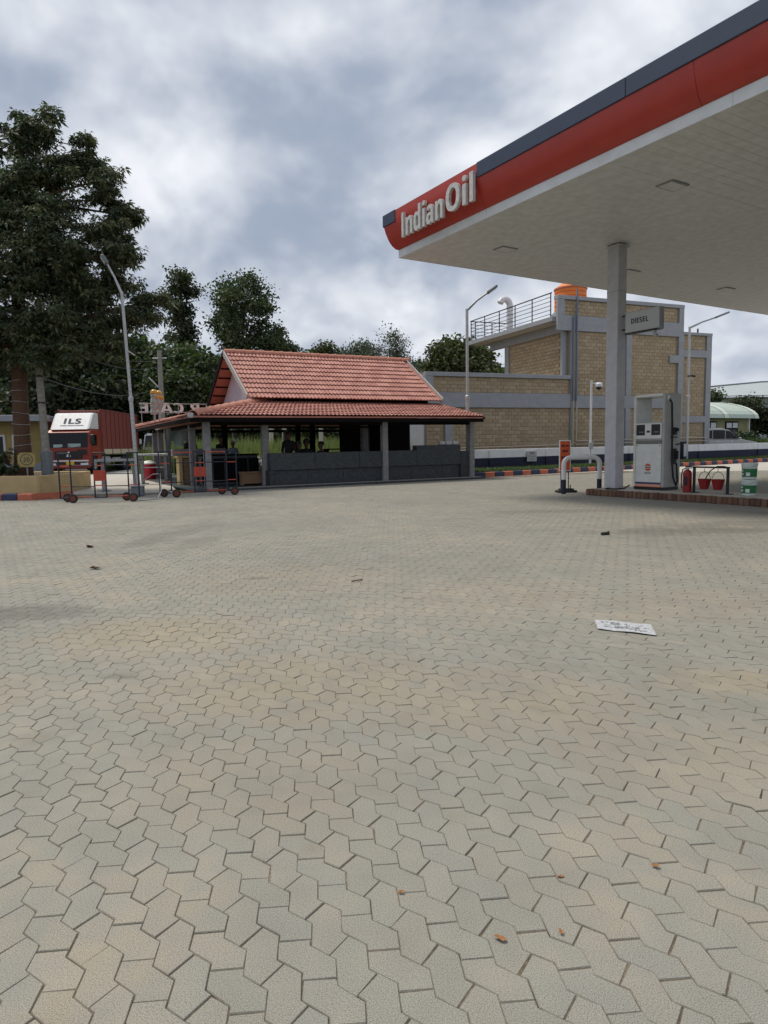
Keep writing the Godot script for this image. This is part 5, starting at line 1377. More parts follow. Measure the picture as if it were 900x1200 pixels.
	text("lettering", "20", M.ink, sp, Transform3D(Basis(), Vector3(0, 0.53, 0.018)), 0.18, 0.14, 0.006)
	tub("post", [Vector3(0, -0.1, -0.03), Vector3(0, 0.6, -0.03)], 0.025, M.steel, sp, 6)
	# yellow roadside building
	var yb := thing("yellow_building", "low yellow building with grey roof slab behind the planter", "building", Vector3(-25.5, -0.05, -38.5), deg_to_rad(14))
	bx("wall", Vector3(0, 1.55, -3.0), Vector3(11.0, 3.1, 6.0), M.yellow_wall, yb, 0.02)
	bx("roof_slab", Vector3(0, 3.28, -2.7), Vector3(12.0, 0.36, 7.6), M.grey_paint, yb, 0.02)
	bx("plinth_band", Vector3(0, 0.35, 0.03), Vector3(11.04, 0.7, 0.06), M.grey_paint, yb, 0.01)
	for x in [-3.2, -0.6, 1.9, 3.1, 4.4]:
		var wn := bx("window", Vector3(x, 1.75, 0.03), Vector3(0.95, 1.25, 0.08), M.truck_white, yb, 0.02)
		bx("pane", Vector3(0, 0, 0.045), Vector3(0.72, 1.02, 0.02), M.dark_glass, wn, 0.01)
		bx("mullion", Vector3(0, 0, 0.06), Vector3(0.04, 1.02, 0.02), M.truck_white, wn, 0.005)
	build_truck()
	car("silver_car", "silver car parked behind the boundary wall near the right wing", Vector3(23.0, 0.10, -46.2), PI / 2 + 0.25, M.car_silver).scale = Vector3.ONE * 1.12
	car("white_car", "small white car beyond the weeds, seen through the pavilion", Vector3(-1.9, -0.06, -55.0), -0.9, M.truck_white)
	# far right: arched shed, factory
	var sd := thing("arched_shed", "olive shed with pale green arched roof beyond the car", "building", Vector3(33.6, 0.1, -60.2), TURN)
	var sh := Geo.new()
	var pl2 := Geo.new()
	var spn := 12.0
	for i in 16:
		var a0 := PI * i / 16.0
		var a1 := PI * (i + 1) / 16.0
		var e := func(a: float, x: float) -> Vector3: return Vector3(x, 3.0 + 1.75 * sin(a), -spn / 2 + spn / 2 * cos(a))
		sh.quad(e.call(a0, -22.0), e.call(a0, 0.0), e.call(a1, 0.0), e.call(a1, -22.0))
	obj("roof", sh, M.green_roof, sd)
	for k in 6:
		var sg := Geo.new()
		var x0 := -1.0 - k * 3.9 if k else -0.35
		for i in 16:
			var a0 := PI * i / 16.0
			var a1 := PI * (i + 1) / 16.0
			var e := func(a: float, x: float) -> Vector3: return Vector3(x, 3.0 + 1.79 * sin(a), -spn / 2 + (spn / 2 + 0.04) * cos(a))
			sg.quad(e.call(a0, x0 - 0.3), e.call(a0, x0 + 0.33), e.call(a1, x0 + 0.33), e.call(a1, x0 - 0.3))
		obj("roof_light", sg, M.green_roof_pale, sd)
	bx("wall", Vector3(-11.2, 1.5, -6.2), Vector3(21.4, 3.0, 11.2), M.olive_wall, sd, 0.02)
	for x in [-3.2, -6.4, -9.6, -12.8]:
		var wn := bx("window", Vector3(x, 2.1, -0.58), Vector3(1.9, 1.3, 0.1), M.timber_dark, sd, 0.02)
		for i in 2:
			for j in 2: bx("pane", Vector3(-0.45 + 0.9 * i, -0.28 + 0.58 * j, 0.05), Vector3(0.75, 0.45, 0.03), M.plastic_white if j else M.dark_glass, wn, 0.005)
	bx("downpipe", Vector3(-1.0, 2.4, -0.3), Vector3(0.12, 1.3, 0.12), M.print_white, sd, 0.02)
	var fa := thing("factory_hall", "big grey factory hall with low gable roof on the horizon", "building", Vector3(68.0, 0.0, -121.0), 0.0)
	obj("roof_slope", roof_slab([Vector3(-30, 9.0, 0.5), Vector3(34, 9.0, 0.5), Vector3(22, 12.6, -16), Vector3(8.7, 12.6, -16)], 0.15), M.factory_light, fa)
	obj("roof_slope", roof_slab([Vector3(-30, 9.0, 0.5), Vector3(8.7, 12.6, -16), Vector3(-30, 9.0, -33)], 0.15), M.factory_light, fa)
	bx("wall", Vector3(2.0, 4.4, -16.5), Vector3(62.0, 8.8, 31.0), M.factory_light, fa, 0.05)
	tub("ridge_cap", [Vector3(-30, 9.1, 0.5), Vector3(8.7, 12.7, -16), Vector3(22, 12.7, -16)], 0.16, M.grey_box, fa, 6)
	for i in 5: bx("wall_rib", Vector3(-8.0 + i * 5.0, 4.3, -0.1), Vector3(0.2, 8.4, 0.3), M.factory_light, fa, 0.02)
	for k in 2:
		var ob := thing("outbuilding", ["small white outbuilding beyond the weeds, left of the fence posts", "small white outbuilding beyond the weeds near the white car"][k], "building", Vector3([-11.6, 1.6][k], -0.06, [-58.0, -57.0][k]), [0.3, -0.2][k])
		bx("wall", Vector3(0, 1.4, -1.5), Vector3(2.6, 2.8, 3.0), M.truck_white, ob, 0.02)
		bx("roof_slab", Vector3(0, 2.88, -1.4), Vector3(3.0, 0.16, 3.5), M.concrete, ob, 0.02)
		bx("door", Vector3(0.5, 1.0, 0.02), Vector3(0.9, 2.0, 0.06), M.timber_dark, ob, 0.01)
		bx("window", Vector3(-0.7, 1.6, 0.02), Vector3(0.8, 0.8, 0.06), M.dark_glass, ob, 0.01)

# ---------------------------------------------------------------- trees, grass, people
func clump(kind: String, sd: int) -> Array:   # a sprig of leaves about 0.6 m across: [vertices, brightness of each]
	var r := RandomNumberGenerator.new()
	r.seed = sd
	var v := PackedVector3Array()
	var k := PackedFloat32Array()
	var n := 15 if kind == "droop" else 17
	for i in n:
		var a := r.randf() * TAU
		var el := r.randf_range(-0.9, 0.9)
		var d := Vector3(cos(a) * cos(el), sin(el), sin(a) * cos(el))
		var base := d * r.randf_range(0.02, 0.20)
		var ln := r.randf_range(0.16, 0.27)
		var wd := ln * r.randf_range(0.13, 0.2)
		if kind == "droop":
			d = (Vector3(cos(a), r.randf_range(-0.9, 0.35), sin(a))).normalized()
			base = d * r.randf_range(0.0, 0.14)
		elif kind == "round":
			ln = r.randf_range(0.09, 0.17); wd = ln * r.randf_range(0.28, 0.42)
			base = Vector3(r.randfn(0, 0.15), r.randfn(0, 0.12), r.randfn(0, 0.15))
			d = Vector3(r.randfn(), r.randfn() * 0.7, r.randfn()).normalized()
		elif kind == "fine":
			ln = r.randf_range(0.07, 0.13); wd = ln * 0.28
			base = Vector3(r.randfn(0, 0.2), r.randfn(0, 0.14), r.randfn(0, 0.2))
			d = Vector3(r.randfn(), r.randfn() * 0.6, r.randfn()).normalized()
		var sdv := d.cross(Vector3(r.randfn(), r.randfn() + 1.0, r.randfn())).normalized()
		var up := sdv.cross(d).normalized()
		var sag := Vector3(0, -ln * (0.30 if kind == "droop" else 0.08), 0)
		var m := base + d * ln * 0.45 + up * wd * 0.25
		var e := base + d * ln + sag
		if kind == "droop": v.append_array([base, m - sdv * wd, m, base, m, m + sdv * wd, m, m - sdv * wd, e, m, e, m + sdv * wd])
		else: v.append_array([base, m - sdv * wd, e, base, e, m + sdv * wd])
		var b := r.randf_range(0.8, 1.15)
		for q in (12 if kind == "droop" else 6): k.append(b)
	return [v, k]

var clumps := {}

func tree(called: String, label: String, at: Vector3, trunk: Array, radii: Array, lobes: Array, kind: String, cols: Array, size: float, bark: Material, group := "", cat := "tree", more := 1.0) -> Node3D:
	# lobes: [centre, radii, number of sprigs]; each has a limb of its own from the trunk
	var t := thing(called, label, cat, at, 0.0, group)
	var pts := []
	for p in trunk: pts.append(p)
	tub("trunk", pts, radii, bark, t, 9)
	if not clumps.has(kind):
		clumps[kind] = [clump(kind, 41), clump(kind, 42), clump(kind, 43), clump(kind, 44)]
	var tints := []       # [sprig][tone] -> colours
	for w in clumps[kind]:
		var row := []
		for cc in cols:
			for f in [0.85, 1.0, 1.15]:
				var pc := PackedColorArray()
				for b in w[1]: pc.append(Color(cc[0] * b * f, cc[1] * b * f, cc[2] * b * f))
				row.append(pc)
		tints.append(row)
	var vv := PackedVector3Array()
	var vc := PackedColorArray()
	var lg := Geo.new()
	for l in lobes:
		var c: Vector3 = l[0]
		var rd: Vector3 = l[1]
		var k := pts.size() - 1
		var from: Vector3 = pts[k]
		for i in pts.size():      # leave the trunk below the lobe
			if pts[i].y > c.y - rd.y * 0.6 - 0.4 * Vector2(c.x - pts[i].x, c.z - pts[i].z).length():
				from = pts[maxi(i, 1)]; k = maxi(i, 1)
				break
		var r0: float = minf(radii[k] * 0.6, 0.16)
		var mid := from.lerp(c, 0.5) + Vector3(rng.randfn(0, 0.08), rd.y * 0.12, rng.randfn(0, 0.08)) * from.distance_to(c) * 0.4
		lg.tube([from, mid, c], [r0, r0 * 0.6, r0 * 0.3], 6, false)
		var tips := []
		for b in 9:
			var dv := Vector3(rng.randfn(), rng.randfn() * 0.8 + 0.25, rng.randfn()).normalized()
			var tip := c + dv * rd * rng.randf_range(0.7, 1.15)
			tips.append(tip)
			lg.tube([c.lerp(mid, 0.25), (c + tip) / 2 + Vector3(0, rng.randf_range(-0.1, 0.2) * rd.y, 0), tip], [r0 * 0.32, r0 * 0.2, r0 * 0.08], 5, false)
		for i in int(l[2] * more):
			var p: Vector3
			if rng.randf() < 0.72:     # gathered round the twig ends, so that gaps stay between
				var tip: Vector3 = tips[rng.randi() % 9]
				p = tip.lerp(c, rng.randf() * 0.55) + Vector3(rng.randfn(), rng.randfn(), rng.randfn()) * rd * 0.13
			else:
				var dv := Vector3(rng.randfn(), rng.randfn(), rng.randfn()).normalized()
				p = c + dv * rd * pow(rng.randf(), 0.42) * rng.randf_range(0.85, 1.08)
			var w := rng.randi() % 4
			var s := size * rng.randf_range(0.7, 1.35)
			vv.append_array(Transform3D(Basis(Vector3.UP, rng.randf() * TAU) * Basis(Vector3.RIGHT, rng.randfn(0, 0.35)).scaled(Vector3.ONE * s), p) * clumps[kind][w][0])
			vc.append_array(tints[w][rng.randi() % tints[w].size()])
	obj("limbs", lg, bark, t)
	var a := []
	a.resize(Mesh.ARRAY_MAX)
	a[Mesh.ARRAY_VERTEX] = vv; a[Mesh.ARRAY_COLOR] = vc
	var me := ArrayMesh.new()
	me.add_surface_from_arrays(Mesh.PRIMITIVE_TRIANGLES, a)
	obj("crown", me, M.foliage, t)
	return t

func lobes_of(h0: float, h1: float, rx: float, n: int, sprigs: int, lr: float, flat := 1.0, shape := 0.5) -> Array:   # lobes scattered through a crown between the heights h0 and h1
	var out := []
	for i in n:
		var f := (i + 0.5) / n
		var y := lerpf(h0, h1, f)
		var w := rx * pow(sin(PI * clampf(0.12 + f * 0.80, 0, 1)), shape)
		var a := i * 2.399 + rng.randf_range(-0.5, 0.5)
		var q := w * rng.randf_range(0.35, 1.0)
		var r := lr * rng.randf_range(0.75, 1.25)
		out.append([Vector3(cos(a) * q, y + rng.randfn(0, 0.3), sin(a) * q), Vector3(r, r * 0.8 * flat, r), sprigs])
	return out

func build_plants() -> void:
	var dark := [[0.045, 0.064, 0.036], [0.062, 0.078, 0.040], [0.082, 0.094, 0.046], [0.036, 0.054, 0.032], [0.110, 0.112, 0.056]]
	var mid := [[0.064, 0.088, 0.042], [0.086, 0.112, 0.050], [0.110, 0.128, 0.060], [0.050, 0.074, 0.038]]
	var olive := [[0.095, 0.104, 0.040], [0.115, 0.120, 0.050], [0.072, 0.086, 0.034], [0.14, 0.14, 0.062]]
	var big := [[0.062, 0.084, 0.046], [0.084, 0.104, 0.054], [0.112, 0.124, 0.062], [0.050, 0.072, 0.042], [0.15, 0.15, 0.078]]
	# the big tree in the planter
	var lb := []
	var B := func(x: float, y: float, z: float, r: float, n: int, fy := 0.8) -> void: lb.append([Vector3(x, y, z), Vector3(r, r * fy, r), n])
	B.call(0.3, 4.1, 0.3, 1.3, 260); B.call(-1.6, 4.2, 0.2, 1.4, 260); B.call(1.7, 4.4, 0.0, 1.3, 260); B.call(-0.4, 4.6, -1.4, 1.5, 220); B.call(-2.9, 4.9, 0.0, 1.4, 220)
	B.call(0.2, 5.4, 0.9, 1.4, 260); B.call(2.4, 5.3, -0.3, 1.3, 250); B.call(-1.8, 5.7, 0.4, 1.5, 260); B.call(3.6, 4.9, -0.6, 0.9, 110, 0.5); B.call(4.2, 5.4, -0.4, 0.6, 55, 0.5); B.call(3.3, 5.9, -0.3, 0.8, 75, 0.6)
	B.call(0.6, 6.6, 0.5, 1.4, 260); B.call(2.3, 6.5, 0.2, 1.1, 190); B.call(-1.5, 7.0, 0.0, 1.5, 260); B.call(-2.9, 6.4, -0.2, 1.3, 200); B.call(0.5, 6.4, -1.5, 1.4, 190)
	B.call(1.6, 7.6, 0.3, 1.2, 200); B.call(3.1, 7.4, 0.2, 0.8, 90, 0.6); B.call(-0.3, 8.0, 0.2, 1.4, 240); B.call(-1.9, 8.3, 0.1, 1.1, 170); B.call(3.0, 8.3, 0.0, 0.55, 45, 0.6)
	B.call(1.0, 8.8, 0.1, 1.0, 150); B.call(-0.7, 9.2, 0.0, 1.0, 140); B.call(2.0, 9.1, 0.2, 0.75, 80); B.call(2.5, 9.8, 0.0, 0.45, 34); B.call(0.6, 9.9, 0.0, 0.7, 70); B.call(-0.9, 10.0, 0.1, 0.6, 55)
	B.call(1.3, 10.2, 0.1, 0.55, 46); B.call(0.8, 10.5, 0.0, 0.42, 28); B.call(1.5, 10.75, 0.0, 0.35, 20); B.call(-3.6, 7.6, 0.0, 1.2, 150); B.call(-2.8, 9.0, 0.0, 0.9, 100)
	B.call(2.5, 9.3, -0.4, 0.7, 60, 0.7); B.call(3.3, 8.8, 0.3, 0.5, 34, 0.7); B.call(3.6, 7.9, -0.2, 0.6, 46, 0.7); B.call(3.7, 6.6, 0.4, 0.6, 44, 0.7); B.call(-1.6, 10.3, 0.2, 0.7, 60); B.call(-2.6, 9.8, -0.3, 0.6, 44)
	B.call(0.9, 3.7, 0.6, 0.7, 55, 0.6); B.call(-0.8, 3.5, 0.5, 0.7, 55, 0.6); B.call(2.9, 4.0, 0.1, 0.7, 60, 0.6); B.call(3.2, 6.7, 0.1, 0.6, 40, 0.7)
	var bt := tree("broad_tree", "huge dark drooping tree with wire-bound brown trunk in the planter", Vector3(-11.25, 0.5, -21.0), [Vector3(0, -0.1, 0), Vector3(0.02, 1.2, 0), Vector3(0.05, 2.6, 0), Vector3(0.15, 4.2, 0), Vector3(0.25, 6.2, 0), Vector3(0.4, 8.2, 0), Vector3(0.7, 10.2, 0)], [0.29, 0.24, 0.23, 0.22, 0.17, 0.11, 0.05], lb, "droop", big, 0.62, M.bark, "", "tree", 2.5)
	for i in 9:
		var y := 0.35 + i * 0.33
		var pts := []
		for k in 13: pts.append(Vector3(0.02 + 0.25 * cos(TAU * k / 12.0), y + 0.03 * sin(TAU * k / 12.0 + i), 0.25 * sin(TAU * k / 12.0)))
		tub("trunk_wire", pts, 0.008, M.galv, bt, 4)
	# shrubs in the planter
	for q in [[-11.75, -20.6, "spiky green shrub with red leaves left of the trunk", 1.0], [-11.2, -20.3, "low leafy plant at the foot of the trunk", 0.45], [-12.9, -20.9, "green shrub against the planter wall away from the trunk", 1.0]]:
		tree("planter_shrub", q[2], Vector3(q[0], 0.52, q[1]), [Vector3(0, 0, 0), Vector3(0, 0.3, 0)], [0.03, 0.02], [[Vector3(0, 0.40 * q[3], 0), Vector3(0.28, 0.36, 0.26) * q[3], 34], [Vector3(0.1, 0.72 * q[3], 0), Vector3(0.18, 0.22, 0.18) * q[3], 12]], "droop", [[0.05, 0.08, 0.03], [0.035, 0.06, 0.02], [0.07, 0.09, 0.04], [0.20, 0.05, 0.04]], 0.62 * q[3] + 0.1, M.bark, "shrubs in the planter", "shrub")
	# trees behind the road
	var far := [   # x, z, height, crown bottom, crown radius, lobes, sprigs, lobe radius, leaf size, kind, tones, label
		[-26.5, -56.0, 11.0, 2.0, 4.6, 18, 130, 1.9, 2.9, "round", dark, "dense dark tree behind the yellow building"],
		[-20.8, -60.0, 11.2, 1.5, 4.2, 18, 130, 1.8, 2.9, "round", mid, "dense green tree rising behind the container truck"],
		[-31.5, -58.0, 12.0, 2.0, 4.6, 16, 120, 1.9, 2.9, "round", dark, "dark tree at the far end of the roadside row"],
		[-16.4, -59.0, 9.4, 1.0, 3.6, 16, 130, 1.7, 2.8, "round", mid, "rounded green tree behind the white box truck"],
		[-19.2, -66.0, 18.9, 10.5, 1.15, 13, 32, 0.9, 2.0, "round", dark, "thin tall tree with loose crown above the road"],
		[-13.3, -66.0, 18.2, 7.0, 3.0, 24, 46, 1.35, 2.1, "round", mid, "tall spreading tree rising behind the tiled gable"],
		[-17.0, -64.0, 11.0, 4.0, 2.0, 10, 70, 1.3, 2.2, "round", dark, "mid-height dark tree between the two tall ones"],
		[-9.8, -65.0, 13.4, 7.0, 1.4, 8, 34, 0.95, 2.0, "round", mid, "open-crowned tree at the right of the tall spreading one"],
		[-6.6, -73.0, 12.2, 6.0, 2.2, 11, 90, 1.2, 2.0, "round", olive, "fresh green tree just above the tiled ridge"],
		[-2.8, -76.0, 13.2, 6.0, 2.9, 14, 60, 1.5, 2.2, "fine", [[0.09, 0.10, 0.075], [0.12, 0.13, 0.10]], "grey feathery tree above the middle of the tiled ridge"],
		[0.9, -77.0, 13.8, 6.0, 2.9, 14, 55, 1.5, 2.2, "fine", [[0.09, 0.10, 0.075], [0.13, 0.13, 0.105]], "grey feathery tree above the ridge's end"],
		[4.4, -74.0, 10.6, 4.0, 1.6, 8, 42, 1.1, 2.0, "fine", [[0.08, 0.095, 0.07], [0.12, 0.13, 0.10]], "wispy tree between the tiled ridge and the block building"],
		[-24.0, -70.0, 8.0, 0.5, 4.6, 16, 100, 2.0, 3.0, "round", dark, "low dark tree closing the view behind the trucks"],
		[-11.0, -62.0, 6.4, 0.4, 3.8, 14, 100, 1.7, 2.7, "round", dark, "low dark tree seen through the pavilion's left bays"],
		[-5.2, -64.0, 6.0, 0.4, 3.8, 14, 100, 1.7, 2.7, "round", dark, "low dark tree seen through the pavilion's middle bays"],
		[1.2, -66.0, 6.0, 0.4, 3.8, 14, 100, 1.7, 2.7, "round", dark, "low dark tree seen past the service room"]]
	for f in far:
		tree("roadside_tree", f[11], Vector3(f[0], -0.06, f[1]), [Vector3(0, 0, 0), Vector3(0.1, f[2] * 0.3, 0), Vector3(-0.1, f[2] * 0.6, 0), Vector3(0.1, f[2] * 0.88, 0)], [0.32, 0.26, 0.18, 0.06], lobes_of(f[3] + f[7] * 0.6, f[2] - f[7] * 0.75, f[4], f[5], f[6], f[7]), f[9], f[10], f[8], M.bark_grey, "trees beyond the road")
	tree("round_tree", "dense olive dome-shaped tree behind the low block wing", Vector3(7.4, -0.05, -62.0), [Vector3(0, 0, 0), Vector3(0, 4, 0), Vector3(0.1, 7.5, 0)], [0.35, 0.28, 0.1], lobes_of(4.6, 9.4, 2.9, 24, 170, 1.5, 0.9, 0.6), "round", olive, 2.4, M.bark_grey)
	tree("low_tree", "low olive tree under the terrace behind the block wing", Vector3(13.2, -0.05, -64.0), [Vector3(0, 0, 0), Vector3(0, 3, 0), Vector3(0.1, 5.5, 0)], [0.3, 0.22, 0.1], lobes_of(4.2, 7.0, 2.6, 14, 120, 1.4), "round", olive, 2.4, M.bark_grey)
	for f in [[40.0, -85.0, 7.9, 2.6, mid, "round tree between the arched shed and the factory hall"], [46.5, -88.0, 7.0, 3.0, dark, "dark tree in front of the factory hall's wall"], [51.5, -86.0, 6.6, 3.0, dark, "dark tree at the far end of the factory wall"]]:
		tree("yard_tree", f[5], Vector3(f[0], 0.0, f[1]), [Vector3(0, 0, 0), Vector3(0, 3, 0), Vector3(0.1, f[2] * 0.75, 0)], [0.35, 0.25, 0.1], lobes_of(1.8, f[2] - 1.0, f[3], 16, 110, 1.3), "round", f[4], 2.3, M.bark_grey, "trees by the factory")
	tree("clipped_hedge", "clipped dark green hedge behind the silver car", Vector3(28.3, 0.1, -54.0), [Vector3(0, 0, 0), Vector3(0, 0.6, 0)], [0.05, 0.03], [[Vector3(-0.6, 0.95, 0), Vector3(0.75, 0.8, 0.6), 150], [Vector3(0.6, 0.95, 0), Vector3(0.75, 0.8, 0.6), 150]], "round", [[0.025, 0.05, 0.018], [0.03, 0.06, 0.02]], 1.3, M.bark_grey, "", "hedge")
	# tall weeds behind the pavilion, turf on the strip and bank
	var blade := Geo.new()
	var r := RandomNumberGenerator.new()
	r.seed = 77
	for i in 26:
		var a := r.randf() * TAU
		var b := Vector3(r.randfn(0, 0.16), 0, r.randfn(0, 0.16))
		var ln := r.randf_range(0.5, 1.0)
		var tip := b + Vector3(cos(a) * 0.28 * ln, ln, sin(a) * 0.28 * ln)
		var w := Vector3(-sin(a), 0, cos(a)) * 0.018
		var m := b.lerp(tip, 0.55) + Vector3(0, 0.07, 0)
		blade.col = Color(1, 1, 1) * r.randf_range(0.75, 1.25); blade.col.a = 1.0
		blade.quad(b - w, b + w, m + w * 0.8, m - w * 0.8); blade.tri(m - w * 0.8, m + w * 0.8, tip)
	var bm := blade.mesh()
	var weeds := [[0.20, 0.25, 0.085], [0.25, 0.29, 0.11], [0.16, 0.21, 0.075], [0.31, 0.31, 0.15]]
	var xs := []
	var cs := []
	for i in 6500:
		var z := -36.0 - 20.0 * rng.randf()
		var x := rng.randf_range(-0.42, 0.05) * -z
		if x < -13.2 and z > -47.0: continue
		if Vector2(x + 1.9, z + 53.5).length() < 2.4: continue
		var h := rng.randf_range(0.6, 1.35) * (0.75 + 0.5 * sin(x * 0.6 + z * 0.3))
		xs.append(Transform3D(Basis(Vector3.UP, rng.randf() * TAU).scaled(Vector3(1.3, maxf(h, 0.4) * 1.45, 1.3)), Vector3(x, -0.08, z)))
		var c: Array = weeds[rng.randi() % 4]
		cs.append(Color(c[0], c[1], c[2]))
	var wd := multi("weed_field", bm, M.grass_blades, null, xs, cs)
	wd.set_meta("kind", "stuff"); tag(wd, "tall light green weeds growing on the plot behind the pavilion", "weeds")
	xs = []; cs = []
	var e := Basis(Vector3.UP, deg_to_rad(32.8))
	for i in 6000:
		var p := Vector3(3.2, 0.125, -26.2) + e * Vector3(rng.randf() * 32.0, 0, -rng.randf() * 3.6)
		xs.append(Transform3D(Basis(Vector3.UP, rng.randf() * TAU).scaled(Vector3(0.8, rng.randf_range(0.06, 0.16), 0.8)), p))
		var c: Array = [[0.05, 0.085, 0.02], [0.065, 0.10, 0.025], [0.04, 0.07, 0.018]][rng.randi() % 3]
		cs.append(Color(c[0], c[1], c[2]))
	var tf := multi("turf_grass", bm, M.grass_blades, null, xs, cs)
	tf.set_meta("kind", "stuff"); tag(tf, "short turf between the painted kerb and the boundary wall", "grass")
	xs = []; cs = []
	for i in 1500:
		var p := Vector3(rng.randf_range(27.5, 42.0), 0.1, rng.randf_range(-57.5, -50.5))
		xs.append(Transform3D(Basis(Vector3.UP, rng.randf() * TAU).scaled(Vector3(1.2, rng.randf_range(0.6, 1.5), 1.2)), p))
		var c: Array = [[0.07, 0.12, 0.03], [0.10, 0.14, 0.04], [0.05, 0.09, 0.025]][rng.randi() % 3]
		cs.append(Color(c[0], c[1], c[2]))
	var bk := multi("bank_weeds", bm, M.grass_blades, null, xs, cs)
	bk.set_meta("kind", "stuff"); tag(bk, "bright green weeds on the bank before the arched shed", "weeds")
	# rubble heap behind the pavilion
	xs = []; cs = []
	var rk := bmesh(Vector3(0.3, 0.2, 0.24), 0.07)
	for i in 150:
		var q := Vector2(rng.randfn(0, 1.2), rng.randfn(0, 0.6))
		xs.append(Transform3D(Basis(Vector3(rng.randfn(), rng.randfn(), rng.randfn()).normalized(), rng.randf() * TAU).scaled(Vector3.ONE * rng.randf_range(0.5, 1.3)), pav(5.4, 0, 12.8) + Vector3(q.x, maxf(0.0, 0.95 - 0.35 * absf(q.x) - 0.6 * absf(q.y)) * rng.randf() + 0.02, q.y)))
		cs.append(Color(0.55, 0.55, 0.52) * rng.randf_range(0.7, 1.1))
	var ru := multi("rubble_heap", rk, M.block_field, null, xs, cs)
	ru.set_meta("kind", "stuff"); tag(ru, "heap of pale broken stones behind the pavilion", "rubble")
	for k in 4:
		var fp := thing("fence_post", "pale concrete fence post in the weeds behind the pavilion", "post", Vector3([-7.6, -6.7, -4.2, -1.4][k], -0.06, -46.0), 0.0, "fence posts in the weeds")
		bx("shaft", Vector3(0, 1.4, 0), Vector3(0.28, 2.8, 0.22), M.stone_rubble, fp, 0.03)
		bx("cap", Vector3(0, 2.83, 0), Vector3(0.34, 0.06, 0.28), M.stone_rubble, fp, 0.015)

